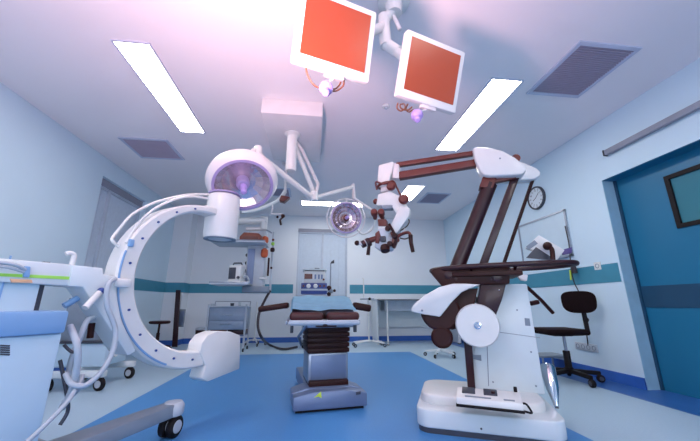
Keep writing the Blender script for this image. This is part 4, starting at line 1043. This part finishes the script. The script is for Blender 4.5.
# brown box on the top shelf
q0, q1 = P(239, 242, y=yp-.36), P(262, 233, y=yp-.36)
m = MB(); m.prism([(q0.x, yp-.36, zs1+.012), (q1.x, yp-.36, zs1+.012), (q1.x, yp-.36, zs1+.10), (q1.x-.05, yp-.36, zs1+.15), (q0.x+.06, yp-.36, zs1+.16), (q0.x, yp-.36, zs1+.09)], (0, .3, 0), .012)
o = m.build('anaesthetic_case', BROWN); tag(o, 'red-brown case on the top shelf of the supply pendant', 'case')
m = MB(); m.bb((q0.x+.05, yp-.368, zs1+.05), (q1.x-.05, yp-.36, zs1+.09)); m.build('label_strip', RUSTM, o)
# patient monitor on the lower shelf
q0, q1 = P(229, 282, y=yp-.3), P(244, 264, y=yp-.3)
w_, h_ = abs(q1.x-q0.x), abs(q1.z-q0.z); pcx = (q0.x+q1.x)/2
t = thing('patient_monitor', 'white patient monitor with dark screen on the lower pendant shelf', 'monitor', (pcx, yp-.28, zs2+.012))
rz = Euler((0, 0, -.25)).to_matrix(); base_ = V((pcx, yp-.28, zs2+.012))
m = MB(); m.box(base_+V((0, 0, h_/2)), (w_, .16, h_), rz, .02, 3); m.build('housing', WHITE, t)
m = MB(); m.box(base_+rz @ V((-.035, -.081, h_*.54)), (w_*.56, .008, h_*.62), rz, .003); m.build('screen', GREYD, t)
m = MB(); m.tube([base_+rz @ V((-w_*.4, 0, h_-.01)), base_+rz @ V((-w_*.3, 0, h_+.035)), base_+rz @ V((w_*.3, 0, h_+.035)), base_+rz @ V((w_*.4, 0, h_-.01))], .011, 8); m.build('handle', GREYD, t)
m = MB(); m.cyl(base_+rz @ V((w_*.36, -.08, h_*.3)), base_+rz @ V((w_*.36, -.1, h_*.3)), .022, 14); m.build('knob', GREYD, t)
o = MB().tube([V((pcx+w_/2-.02, yp-.25, zs2+.1)), V((pcx+w_/2+.06, yp-.3, zs2+.12)), V((pcx+w_/2+.1, yp-.3, zs2+.03)), V((pcx+w_/2+.02, yp-.33, zs2+.025))], .014, 8, smooth=5).build('sensor_cable', HOSE); tag(o, 'pale sensor cable coiled beside the patient monitor on the shelf', 'cable')
# dark hose dropping from the pendant
pts = [P(270, 291, y=5.42), P(265, 300, y=5.3), P(259.5, 312, y=5.2), P(258, 326, y=5.1), P(262, 338, y=5.1)]
pf = [P(270, 345, z=.03), P(283, 349, z=.03), P(297, 347, z=.03)]
o = MB().tube(pts+pf, .02, 10, smooth=7).build('gas_hose', HOSED); tag(o, 'dark gas hose looping from the supply pendant down to the floor', 'hose')
m = MB(); m.tube([P(268.5, 292, y=5.4), P(264, 303, y=5.25), P(258.5, 318, y=5.15), P(259, 332, y=5.1)], .01, 8, smooth=5); m.build('thin_line', HOSED, o)
# wheeled stand with white pole between the cart and the hose
q = P(254, 345.5, z=0)
t = thing('drip_stand', 'white wheeled stand with a straight pole right of the drawer cart', 'stand', (q.x, q.y, 0))
m = MB(); m.tube([(q.x, q.y, .1), (q.x, q.y, P(253, 302, y=q.y).z)], .014, 10); m.build('pole', WHITE, t)
m = MB(); m.lathe([(0, .09), (.05, .09), (.035, .13), (0, .14)], (q.x, q.y, 0)); m.build('base_hub', WHITE, t)
for k in range(5):
    a = 2*PI*k/5+.1; d = V((math.cos(a), math.sin(a), 0))
    m = MB(); m.tube([(q.x, q.y, .11), V((q.x, q.y, .10))+d*.12, V((q.x, q.y, .065))+d*.22], .014, 8, smooth=3); m.build('leg', GREYL, t)
    caster(t, V((q.x, q.y, 0))+d*.22, .028, .022, d.cross(V((0, 0, 1))), m=MAROOND)

# small arms with brown head by the big lamp (second pendant arm)
t = thing('camera_arm', 'thin white ceiling arm with a red-brown camera head right of the large lamp', 'arm', (P(283, 193, y=4.4).x, 4.4, H))
a0 = P(283, 193, y=4.4)
m = MB(); m.tube([(a0.x+.03, 4.4, H), (a0.x+.03, 4.4, a0.z+.03)], .02, 10); m.lathe([(0, 0), (.07, 0), (.07, -.02), (0, -.02)], (a0.x+.03, 4.4, H)); m.build('drop_tube', LAMPW, t)
m = MB(); m.tube([a0+V((.03, 0, .03)), P(279, 200, y=4.4), P(268, 206, y=4.45), P(255, 210.5, y=4.5), P(243, 212, y=4.55)], .03, 10, smooth=4); m.build('spring_arm', WHITE, t)
m = MB(); m.prism([P(x, y, y=4.34) for x, y in ((279, 200), (281, 195), (290, 196.5), (287, 199), (284, 201.5))], (0, .12, 0), .008); m.build('camera_head', RUSTM, t)
m = MB(); m.tube([P(273, 208, y=4.42), P(271, 214, y=4.42), P(282, 214.5, y=4.42)], .014, 8); m.tube([P(273, 208, y=4.42), P(272, 204.5, y=4.42)], .014, 8); m.build('bracket', LAMPW, t)
m = MB(); m.ball(P(283, 216, y=4.4), .028); m.ball(P(277.5, 217, y=4.4), .018); m.tube([P(283, 217, y=4.4), P(280, 220, y=4.4), P(281, 225, y=4.4)], .015, 8); m.tube([P(282, 214.5, y=4.42), P(283, 216, y=4.4)], .012, 8); m.build('joystick', MAROOND, t)

# ------------------------------------------------------------------ anaesthesia machine behind the table
ya = 6.25
X = lambda px, py=290: P(px, py, y=ya).x
Z = lambda py, px=315: P(px, py, y=ya).z
t = thing('anaesthesia_machine', 'white and blue anaesthesia machine behind the operating table', 'machine', (X(314), ya+.25, 0))
m = MB(); m.bb((X(303), ya+.06, .14), (X(326), ya+.5, Z(296)), .015); m.build('cart_body', GREYL, t)
m = MB(); m.bb((X(301), ya-.02, Z(294)), (X(327), ya+.45, Z(283)), .01); lo = m.build('gas_unit', BLUEM, t)
m = MB(); m.bb((X(301)-.01, ya-.03, Z(290.6)), (X(327)+.01, ya-.02, Z(288.8))); m.build('trim_strip', GREYL, lo)
for px in (308.5, 315.5):
    q = P(px, 286, y=ya-.03); MB().lathe([(0, 0), (.042, 0), (.042, .02), (.03, .03), (0, .03)], (q.x, ya-.02, q.z), (0, -1, 0), 18).build('gauge', WHITE, lo)
for px in (303.5, 320, 324):
    q = P(px, 286, y=ya-.03); MB().lathe([(0, 0), (.02, 0), (.018, .03), (0, .03)], (q.x, ya-.02, q.z), (0, -1, 0), 14).build('knob', RUSTM, lo)
m = MB(); m.bb((X(303.5), ya, Z(283)), (X(325), ya+.4, Z(271)), .01); upb = m.build('ventilator', WHITE, t)
m = MB(); m.bb((X(304), ya-.012, Z(279)), (X(312), ya, Z(274))); m.build('screen', SCREEND, upb)
for px in (315, 318.5, 321.5):
    m = MB(); m.bb((X(px)-.018, ya-.008, Z(279)), (X(px)+.018, ya, Z(274.5))); m.build('display', STEELB, upb)
m = MB(); m.cyl((X(323.3), ya, Z(279.5)), (X(323.3), ya-.03, Z(279.5)), .02, 14); m.build('knob', RUSTM, upb)
m = MB(); m.bb((X(302), ya-.03, Z(270.4)), (X(326.5), ya+.42, Z(269)), .006); m.build('top_shelf', WHITEB, t)
m = MB(); m.bb((X(304), ya, Z(271.2)), (X(324), ya+.4, Z(270.2))); m.build('shelf_gap', MAROON, t)
m = MB(); m.bb((X(314), ya+.02, Z(269)), (X(319), ya+.2, Z(267.6)), .005); m.build('small_unit', GREYP, t)
m = MB(); m.tube([(X(330.5), ya+.05, Z(296)), (X(330.5), ya+.05, Z(263))], .013, 8); m.build('side_pole', STEEL, t)
m = MB(); m.bb((X(326), ya+.03, Z(292)), (X(331), ya+.09, Z(290.5))); m.build('pole_bracket', STEEL, t)
m = MB(); m.prism([(X(330), ya+.03, Z(263)), (X(331), ya+.03, Z(261)), (X(334), ya+.03, Z(259)), (X(334), ya+.03, Z(262.5))], (0, .06, 0), .004); m.build('pole_head', GREYD, t)
for px, py, r in ((329, 288, .05), (331, 291, .045), (334.5, 290.5, .028), (329, 294, .04)):
    MB().ball((X(px), ya+.0, Z(py)), r, (1, .8, 1)).build('breathing_valve', MAROOND if px != 331 else GREYP, t)
for sx in (304.5, 324.5):
    for yy in (ya+.1, ya+.46): caster(t, (X(sx), yy, 0), .05, .03)
m = MB(); m.bb((X(303), ya+.04, .1), (X(326), ya+.52, .15), .01); m.build('chassis', GREYP, t)

# ------------------------------------------------------------------ right rear: instrument stand and desk
yi = 6.42
q = P(369, 342, y=yi)
t = thing('instrument_stand', 'slim white instrument stand with a tall thin rod right of the operating table', 'stand', (q.x, yi, 0))
zt4 = P(369, 299, y=yi).z
m = MB(); m.tube([(q.x, yi, .08), (q.x, yi, zt4)], .016, 10); m.build('pole', WHITE, t)
m = MB(); m.bb((P(361, 299, y=yi).x, yi-.14, zt4-.012), (P(373, 299, y=yi).x, yi+.14, zt4+.012), .004); m.build('tray', STEEL, t)
xr_ = P(363.7, 290, y=yi).x
m = MB(); m.tube([(xr_, yi, zt4), (xr_, yi, P(364, 279, y=yi).z)], .012, 8); m.tube([(xr_, yi, P(364, 279, y=yi).z), P(362.6, 278, y=yi)], .009, 8); m.build('rod', WHITE, t)
m = MB(); m.ball((q.x, yi-.15, zt4), .028); m.build('clamp_knob', BLACKP, t)
for k in range(4):
    a = PI/4+k*PI/2; d = V((math.cos(a), .45*math.sin(a), 0)); L_ = .40
    m = MB(); m.tube([(q.x, yi, .11), V((q.x, yi, .075))+d*L_], [.018, .013], 8); m.build('leg', WHITE, t)
    caster(t, V((q.x, yi, 0))+d*L_, .032, .024, (0, 1, 0))
yd0, yd1 = 6.55, 7.24
zt5 = P(410, 299, y=yd0).z
xd0, xd1 = P(378.5, 320, y=yd0).x, 3.15
t = thing('desk', 'white desk with thin top along the back wall, behind the microscope', 'desk', ((xd0+xd1)/2, yd1, 0))
m = MB(); m.bb((xd0-.02, yd0, zt5-.03), (xd1, yd1, zt5), .004); m.build('desktop', GREYL, t)
m = MB(); m.bb((xd0-.02, yd0-.006, zt5-.028), (xd1, yd0, zt5-.006)); m.build('edge_band', GREYD, t)
m = MB(); m.bb((xd0, yd0+.16, 0), (xd0+.03, yd1, zt5-.03)); m.build('side_panel', WHITEB, t)
m = MB(); m.bb((xd1-.03, yd0+.16, 0), (xd1, yd1, zt5-.03)); m.build('side_panel', WHITEB, t)
for xx in (P(388, 330, y=yd0+.02).x, xd1-.1):
    m = MB(); m.cyl((xx, yd0+.04, .012), (xx, yd0+.04, zt5-.03), .016, 12); lg = m.build('leg', WHITE, t)
    m = MB(); m.cyl((xx, yd0+.04, 0), (xx, yd0+.04, .014), .03, 12); m.build('foot', BLACKP, lg)
m = MB(); m.bb((xd0+.2, yd0+.3, zt5-.24), (xd1-.2, yd1-.02, zt5-.03)); m.build('drawer_unit', GREYL, t)
m = MB(); m.bb((xd0+.03, yd1-.02, .3), (xd1-.03, yd1, zt5-.03)); m.build('modesty_panel', WHITEB, t)

# ------------------------------------------------------------------ light
w = bpy.data.worlds.new('world'); scn.world = w; w.use_nodes = True
w.node_tree.nodes['Background'].inputs[0].default_value = lin('#9fb8d8'); w.node_tree.nodes['Background'].inputs[1].default_value = .3
def point(name, loc, energy, hexc, r):
    l = bpy.data.lights.new(name, 'POINT'); l.energy = energy; l.color = lin(hexc)[:3]; l.shadow_soft_size = r
    o = bpy.data.objects.new(name, l); col.objects.link(o); o.location = loc; return o
sl = bpy.data.lights.new('flare_glow_fill', 'SPOT'); sl.energy = 215; sl.color = lin('#ffc2c4')[:3]; sl.spot_size = math.radians(165); sl.spot_blend = 1; sl.shadow_soft_size = .12  # added warm fill aimed up, stands in for lens-flare glow on the ceiling
so = bpy.data.objects.new('flare_glow_fill', sl); col.objects.link(so); so.location = (-.35, .8, 1.45); so.rotation_euler = (math.radians(180-14), 0, 0)
al = bpy.data.lights.new('unseen_fill_behind', 'AREA'); al.shape = 'RECTANGLE'; al.size = 3.6; al.size_y = 1.5; al.energy = 70; al.color = lin('#f4f8ff')[:3]  # added area fill behind the camera to brighten the room, no window there
ao = bpy.data.objects.new('unseen_fill_behind', al); col.objects.link(ao); ao.location = (0, YF+.05, 1.5); ao.rotation_euler = (math.radians(100), 0, 0)

vs = scn.view_settings
scn.display_settings.display_device = 'sRGB'
vs.view_transform = 'Standard'; vs.look = 'None'; vs.gamma = 1; vs.use_curve_mapping = False
vs.exposure = 0.2
